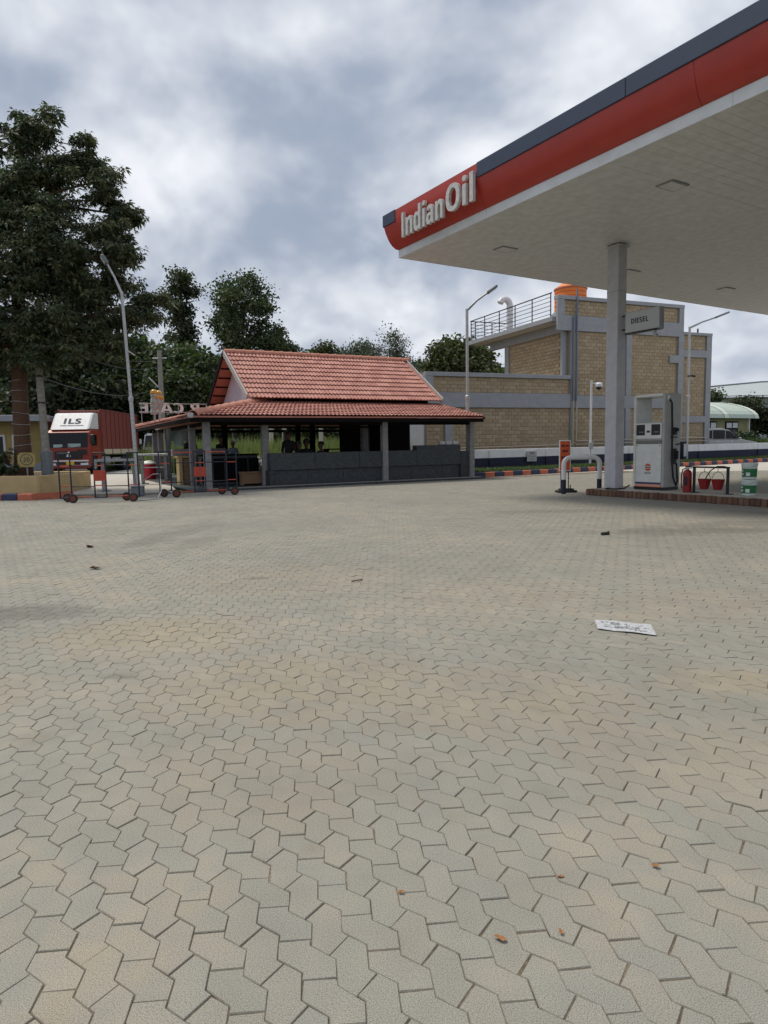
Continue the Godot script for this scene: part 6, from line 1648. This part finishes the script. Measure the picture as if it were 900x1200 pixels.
# people: one continuous skin from tapered capsules, meshed as surface nets
func person(at: Vector3, turn: float, pose: String, shirt: Array, trousers: Array, label: String, h := 1.0) -> void:
	var J: Array = []       # from, to, radius, radius, part (0 skin, 1 shirt, 2 trousers)
	var add := func(a: Vector3, b: Vector3, ra: float, rb: float, p: int) -> void: J.append([a, b, ra, rb, p])
	var hip := 0.93 if pose == "stand" else 0.50
	add.call(Vector3(0, hip + 0.06, 0), Vector3(0, hip + 0.28, 0.0), 0.135, 0.125, 1)
	add.call(Vector3(-0.09, hip + 0.28, 0), Vector3(0.09, hip + 0.42, 0.0), 0.12, 0.115, 1)
	add.call(Vector3(-0.14, hip + 0.46, -0.01), Vector3(0.14, hip + 0.46, -0.01), 0.085, 0.085, 1)
	add.call(Vector3(0, hip + 0.50, 0), Vector3(0, hip + 0.62, 0.015), 0.055, 0.05, 0)
	add.call(Vector3(0, hip + 0.68, 0.02), Vector3(0, hip + 0.755, 0.01), 0.078, 0.098, 0)
	add.call(Vector3(0, hip + 0.675, 0.09), Vector3(0, hip + 0.71, 0.105), 0.014, 0.012, 0)
	for s in [-1.0, 1.0]:
		add.call(Vector3(s * 0.098, hip + 0.71, 0.0), Vector3(s * 0.102, hip + 0.74, -0.005), 0.014, 0.016, 0)
		var el := Vector3(s * 0.25, hip + 0.20, 0.0) if pose == "stand" else Vector3(s * 0.24, hip + 0.20, 0.10)
		var wr := Vector3(s * 0.24, hip - 0.04, 0.08) if pose == "stand" else Vector3(s * 0.14, hip + 0.20, 0.32)
		add.call(Vector3(s * 0.185, hip + 0.45, -0.01), el, 0.058, 0.045, 1)
		add.call(el, wr, 0.042, 0.03, 0)
		var hd := (wr - el).normalized()
		add.call(wr, wr + hd * 0.07, 0.03, 0.032, 0)
		for f in 4: add.call(wr + hd * 0.07 + Vector3(0, 0, (f - 1.5) * 0.02), wr + hd * (0.15 + 0.012 * [0, 1, 1, 0][f]) + Vector3(-s * 0.015, 0, (f - 1.5) * 0.022), 0.011, 0.009, 0)
		add.call(wr + hd * 0.02, wr + hd * 0.08 + Vector3(-s * 0.03, 0, 0.04), 0.012, 0.01, 0)
		if pose == "stand":
			add.call(Vector3(s * 0.09, hip, 0), Vector3(s * 0.10, 0.5, 0.02), 0.098, 0.066, 2)
			add.call(Vector3(s * 0.10, 0.5, 0.02), Vector3(s * 0.105, 0.1, -0.01), 0.064, 0.045, 2)
			add.call(Vector3(s * 0.105, 0.05, -0.03), Vector3(s * 0.12, 0.035, 0.15), 0.045, 0.035, 2)
		else:
			add.call(Vector3(s * 0.09, hip, 0), Vector3(s * 0.11, hip + 0.02, 0.42), 0.095, 0.066, 2)
			add.call(Vector3(s * 0.11, hip + 0.02, 0.42), Vector3(s * 0.11, 0.1, 0.40), 0.064, 0.045, 2)
			add.call(Vector3(s * 0.11, 0.05, 0.38), Vector3(s * 0.12, 0.035, 0.55), 0.045, 0.035, 2)
	var c := 0.022
	var lo := Vector3(-0.40, -0.04, -0.22)
	var nx := 37
	var ny := int((hip + 0.95) / c)
	var nz := 24 if pose == "stand" else 38
	var val := PackedFloat32Array()
	val.resize(nx * ny * nz)
	val.fill(1.0)
	var part := PackedByteArray()
	part.resize(nx * ny * nz)
	for b in J:
		var a: Vector3 = b[0]
		var d: Vector3 = b[1] - a
		var dd := maxf(d.length_squared(), 1e-8)
		var mr := maxf(b[2], b[3]) + 0.06
		var mn: Vector3 = (a.min(b[1]) - Vector3.ONE * mr - lo) / c
		var mx: Vector3 = (a.max(b[1]) + Vector3.ONE * mr - lo) / c
		for i in range(maxi(0, int(mn.x)), mini(nx, int(mx.x) + 1)):
			for j in range(maxi(0, int(mn.y)), mini(ny, int(mx.y) + 1)):
				for k in range(maxi(0, int(mn.z)), mini(nz, int(mx.z) + 1)):
					var p := lo + Vector3(i, j, k) * c
					var t := clampf((p - a).dot(d) / dd, 0.0, 1.0)
					var v := p.distance_to(a + d * t) - lerpf(b[2], b[3], t)
					var id := (i * ny + j) * nz + k
					var o := val[id]
					if v < o: part[id] = b[4]
					var q := maxf(0.03 - absf(o - v), 0.0) / 0.03
					val[id] = minf(o, v) - q * q * 0.0075
	var vid := {}
	var vs := []
	var cols := []
	var tones := [Color(0.16, 0.075, 0.045), Color(shirt[0], shirt[1], shirt[2]), Color(trousers[0], trousers[1], trousers[2])]
	for i in nx - 1:
		for j in ny - 1:
			for k in nz - 1:
				var sum := Vector3.ZERO
				var n := 0
				var v8 := []
				for q in 8: v8.append(val[((i + (q & 1)) * ny + j + ((q >> 1) & 1)) * nz + k + (q >> 2)])
				for ed in [[0, 1], [2, 3], [4, 5], [6, 7], [0, 2], [1, 3], [4, 6], [5, 7], [0, 4], [1, 5], [2, 6], [3, 7]]:
					var a: float = v8[ed[0]]
					var b: float = v8[ed[1]]
					if (a < 0) != (b < 0):
						var t := a / (a - b)
						var pa := Vector3(ed[0] & 1, (ed[0] >> 1) & 1, ed[0] >> 2)
						var pb := Vector3(ed[1] & 1, (ed[1] >> 1) & 1, ed[1] >> 2)
						sum += pa.lerp(pb, t); n += 1
				if n:
					vid[(i * ny + j) * nz + k] = vs.size()
					vs.append(lo + (Vector3(i, j, k) + sum / n) * c)
					cols.append(tones[part[(i * ny + j) * nz + k]])
	var st := SurfaceTool.new()
	st.begin(Mesh.PRIMITIVE_TRIANGLES)
	st.set_smooth_group(0)
	for w in vs.size():
		st.set_color(cols[w]); st.add_vertex(vs[w])
	var S := [ny * nz, nz, 1]
	for i in range(1, nx - 1):
		for j in range(1, ny - 1):
			for k in range(1, nz - 1):
				var id := (i * ny + j) * nz + k
				for ax in 3:
					var a := val[id] < 0
					if a == (val[id + S[ax]] < 0): continue
					var u: int = S[(ax + 1) % 3]
					var w: int = S[(ax + 2) % 3]
					var q := [id, id - u, id - u - w, id - w]
					if not (vid.has(q[0]) and vid.has(q[1]) and vid.has(q[2]) and vid.has(q[3])): continue
					if a: q.reverse()
					for z in [0, 1, 2, 0, 2, 3]: st.add_index(vid[q[z]])
	st.generate_normals()
	var o := thing("person", label, "person", at, turn, "")
	o.scale = Vector3.ONE * h
	obj("body", st.commit(), M.skin_cloth, o)
	lat("hair", [Vector2(0.104, hip + 0.735), Vector2(0.112, hip + 0.77), Vector2(0.105, hip + 0.82), Vector2(0.07, hip + 0.858), Vector2(0, hip + 0.868)], M.galv if label.contains("grey hair") else M.black, o, Vector3(0, 0, -0.008), 14)
	for s in [-1, 1]: bx("eye", Vector3(s * 0.034, hip + 0.715, 0.103), Vector3(0.022, 0.012, 0.012), M.black, o, 0.003)
	bx("mouth", Vector3(0, hip + 0.64, 0.094), Vector3(0.045, 0.010, 0.01), M.ext_red, o, 0.002)
	if pose == "sit":
		var st2 := thing("cafe_stool", "dark stool under " + label, "stool", at, turn)
		bx("seat", Vector3(0, 0.375 * h, 0.02), Vector3(0.36, 0.05, 0.36), M.timber_dark, st2, 0.01)
		for x in [-0.15, 0.15]:
			for z in [-0.13, 0.17]: bx("leg", Vector3(x, 0.175 * h, z), Vector3(0.035, 0.35 * h, 0.035), M.timber_dark, st2, 0.004)

func build_people() -> void:
	var blk := [0.012, 0.012, 0.014]
	var gry := [0.03, 0.03, 0.035]
	person(pav(3.2, 0.06, 1.5), PAV_TURN + 2.4, "stand", blk, gry, "person in dark clothes standing behind the slate wall")
	person(pav(3.51, 0.06, 1.35), PAV_TURN + 1.3, "sit", blk, gry, "person in dark clothes sitting next to the standing one", 1.08)
	person(pav(3.88, 0.06, 1.55), PAV_TURN + 2.8, "sit", blk, blk, "person in black sitting in the middle behind the slate wall", 1.12)
	person(pav(4.42, 0.06, 1.5), PAV_TURN - 1.3, "sit", gry, blk, "person in dark shirt sitting by the cafe table", 1.05)
	person(pav(1.44, 0.06, 4.0), PAV_TURN + 0.6, "stand", blk, gry, "person in black standing at the pavilion's dark post", 0.95)
	person(pav(2.04, 0.06, 4.5), PAV_TURN - 0.7, "stand", [0.19, 0.27, 0.36], gry, "person with grey hair in a pale blue shirt", 0.85)
	person(pav(0.46, 0.06, 4.6), PAV_TURN + 0.2, "stand", blk, gry, "person in dark clothes behind the brick counter", 1.0)

# ---------------------------------------------------------------- sky
func cloud_sky() -> ImageTexture:
	var W := 2048
	var H := 1024
	var im := Image.create(W, H, false, Image.FORMAT_RGBF)
	var f := FastNoiseLite.new()
	f.seed = 4; f.frequency = 0.55; f.fractal_octaves = 6; f.fractal_gain = 0.58
	var g := FastNoiseLite.new()
	g.seed = 9; g.frequency = 0.9; g.fractal_octaves = 6; g.fractal_gain = 0.6
	var h := FastNoiseLite.new()
	h.seed = 14; h.frequency = 2.4; h.fractal_octaves = 4
	# cloud masses: azimuth, elevation, half widths (degrees), lift (+ thin bright cloud, - thick grey cloud)
	var masses := [[-16.5, 20.0, 6.5, 4.0, 0.5], [-24.0, 28.5, 9.0, 3.0, 0.28], [22.0, 29.0, 8.0, 6.0, 0.45], [-6.0, 30.0, 6.0, 2.5, 0.35], [8.0, 22.5, 5.0, 2.2, 0.28], [-1.0, 25.5, 10.0, 3.2, -0.34], [-8.0, 17.8, 8.0, 2.4, -0.30],
		[2.0, 10.0, 14.0, 3.5, 0.22], [-26.5, 25.0, 3.0, 1.4, -0.35], [10.0, 15.5, 9.0, 3.0, -0.28], [28.0, 6.0, 7.0, 3.0, 0.25], [-14.0, 12.5, 7.0, 2.5, -0.12], [14.0, 33.0, 8.0, 3.0, -0.2]]
	var r := RandomNumberGenerator.new()
	r.seed = 31
	for i in 40:     # the same kind of masses all the way round
		var az := r.randf_range(42.0, 318.0)
		masses.append([az if az < 180.0 else az - 360.0, r.randf_range(6.0, 60.0), r.randf_range(6.0, 16.0), r.randf_range(2.5, 8.0), r.randf_range(-0.38, 0.45)])
	for y in H / 2 + 2:
		var el := PI / 2 - PI * (y + 0.5) / H
		var near := []
		for k in masses:
			if absf(rad_to_deg(el) - k[1]) < k[3] * 3.2: near.append(k)
		for x in W:
			var az := TAU * (x + 0.5) / W
			var d := Vector3(sin(az) * cos(el), sin(el), -cos(az) * cos(el))
			var q := Vector3(d.x, 0, d.z) / (maxf(d.y, 0.0) + 0.50)
			var wx := h.get_noise_3d(q.x * 0.7, 5.0, q.z * 0.7) * 0.06
			var wz := h.get_noise_3d(q.x * 0.7, 8.0, q.z * 0.7) * 0.06
			q += Vector3(wx, 0, wz)
			var n := f.get_noise_3d(q.x * 2.6, 3.0, q.z * 2.6)
			var m := g.get_noise_3d(q.x * 5.2, 9.0, q.z * 5.2)
			var ad := rad_to_deg(az)
			if ad > 180.0: ad -= 360.0
			var ed := rad_to_deg(el)
			var w := h.get_noise_3d(q.x * 4.6, 2.0, q.z * 4.6)
			var t := 0.42 + 0.55 * n + 0.50 * m + 0.30 * w
			if ed < 75.0:
				for k in near:
					var dx: float = absf(ad - k[0])
					if dx > 180.0: dx = 360.0 - dx
					if dx > k[2] * 3.0: continue
					dx = dx / k[2] + m * 0.5
					var dy: float = (ed - k[1]) / k[3] + n * 0.8
					var s := dx * dx + dy * dy
					if s < 5.0: t += 1.5 * k[4] * exp(-s * 0.9)
			t += 0.10 * exp(-maxf(ed, 0.0) / 7.0)
			t = minf(0.5 * (t + sqrt(t * t + 0.05)), 1.15)
			var c := Vector3(0.190, 0.226, 0.292).lerp(Vector3(0.465, 0.483, 0.518), pow(t, 1.1))
			im.set_pixel(x, y, Color(c.x, c.y, c.z))
	var low := Color(0.30, 0.29, 0.27)
	im.fill_rect(Rect2i(0, H / 2 + 2, W, H / 2 - 2), low)
	return ImageTexture.create_from_image(im)

func _ready() -> void:
	rng.seed = 20240611
	# camera: eye 1.3 m above the yard, tilted down 5.7 degrees and rolled 1 degree
	var cam := Camera3D.new()
	cam.name = "camera"
	cam.fov = 74.82; cam.near = 0.05; cam.far = 2000.0
	cam.transform = Transform3D(Basis(Vector3.UP, 0.0) * Basis(Vector3.RIGHT, -0.099081) * Basis(Vector3.BACK, -0.0182085), Vector3(0, 1.3, 0))
	add_child(cam)
	cam.current = true
	var env := Environment.new()
	env.tonemap_mode = Environment.TONE_MAPPER_LINEAR
	env.tonemap_exposure = 1.75
	env.background_mode = Environment.BG_SKY
	env.sky = Sky.new()
	var pan := PanoramaSkyMaterial.new()
	pan.panorama = cloud_sky()
	pan.energy_multiplier = 1.0
	env.sky.sky_material = pan
	env.sdfgi_enabled = true; env.ssao_enabled = true; env.ssil_enabled = true
	var we := WorldEnvironment.new()
	we.name = "environment"; we.environment = env
	add_child(we)
	var sun := DirectionalLight3D.new()
	sun.name = "sun"
	sun.light_color = Color(1.0, 0.965, 0.91); sun.light_energy = 0.5; sun.light_angular_distance = 14.0; sun.shadow_enabled = true
	sun.transform = Transform3D(Basis.looking_at(Vector3(0.45, -1.0, 0.22)), Vector3(0, 20, 0))
	add_child(sun)
	make_materials()
	build_ground()
	build_canopy()
	build_pavilion()
	build_building()
	build_wall()
	build_island()
	build_street()
	build_plants()
	build_people()
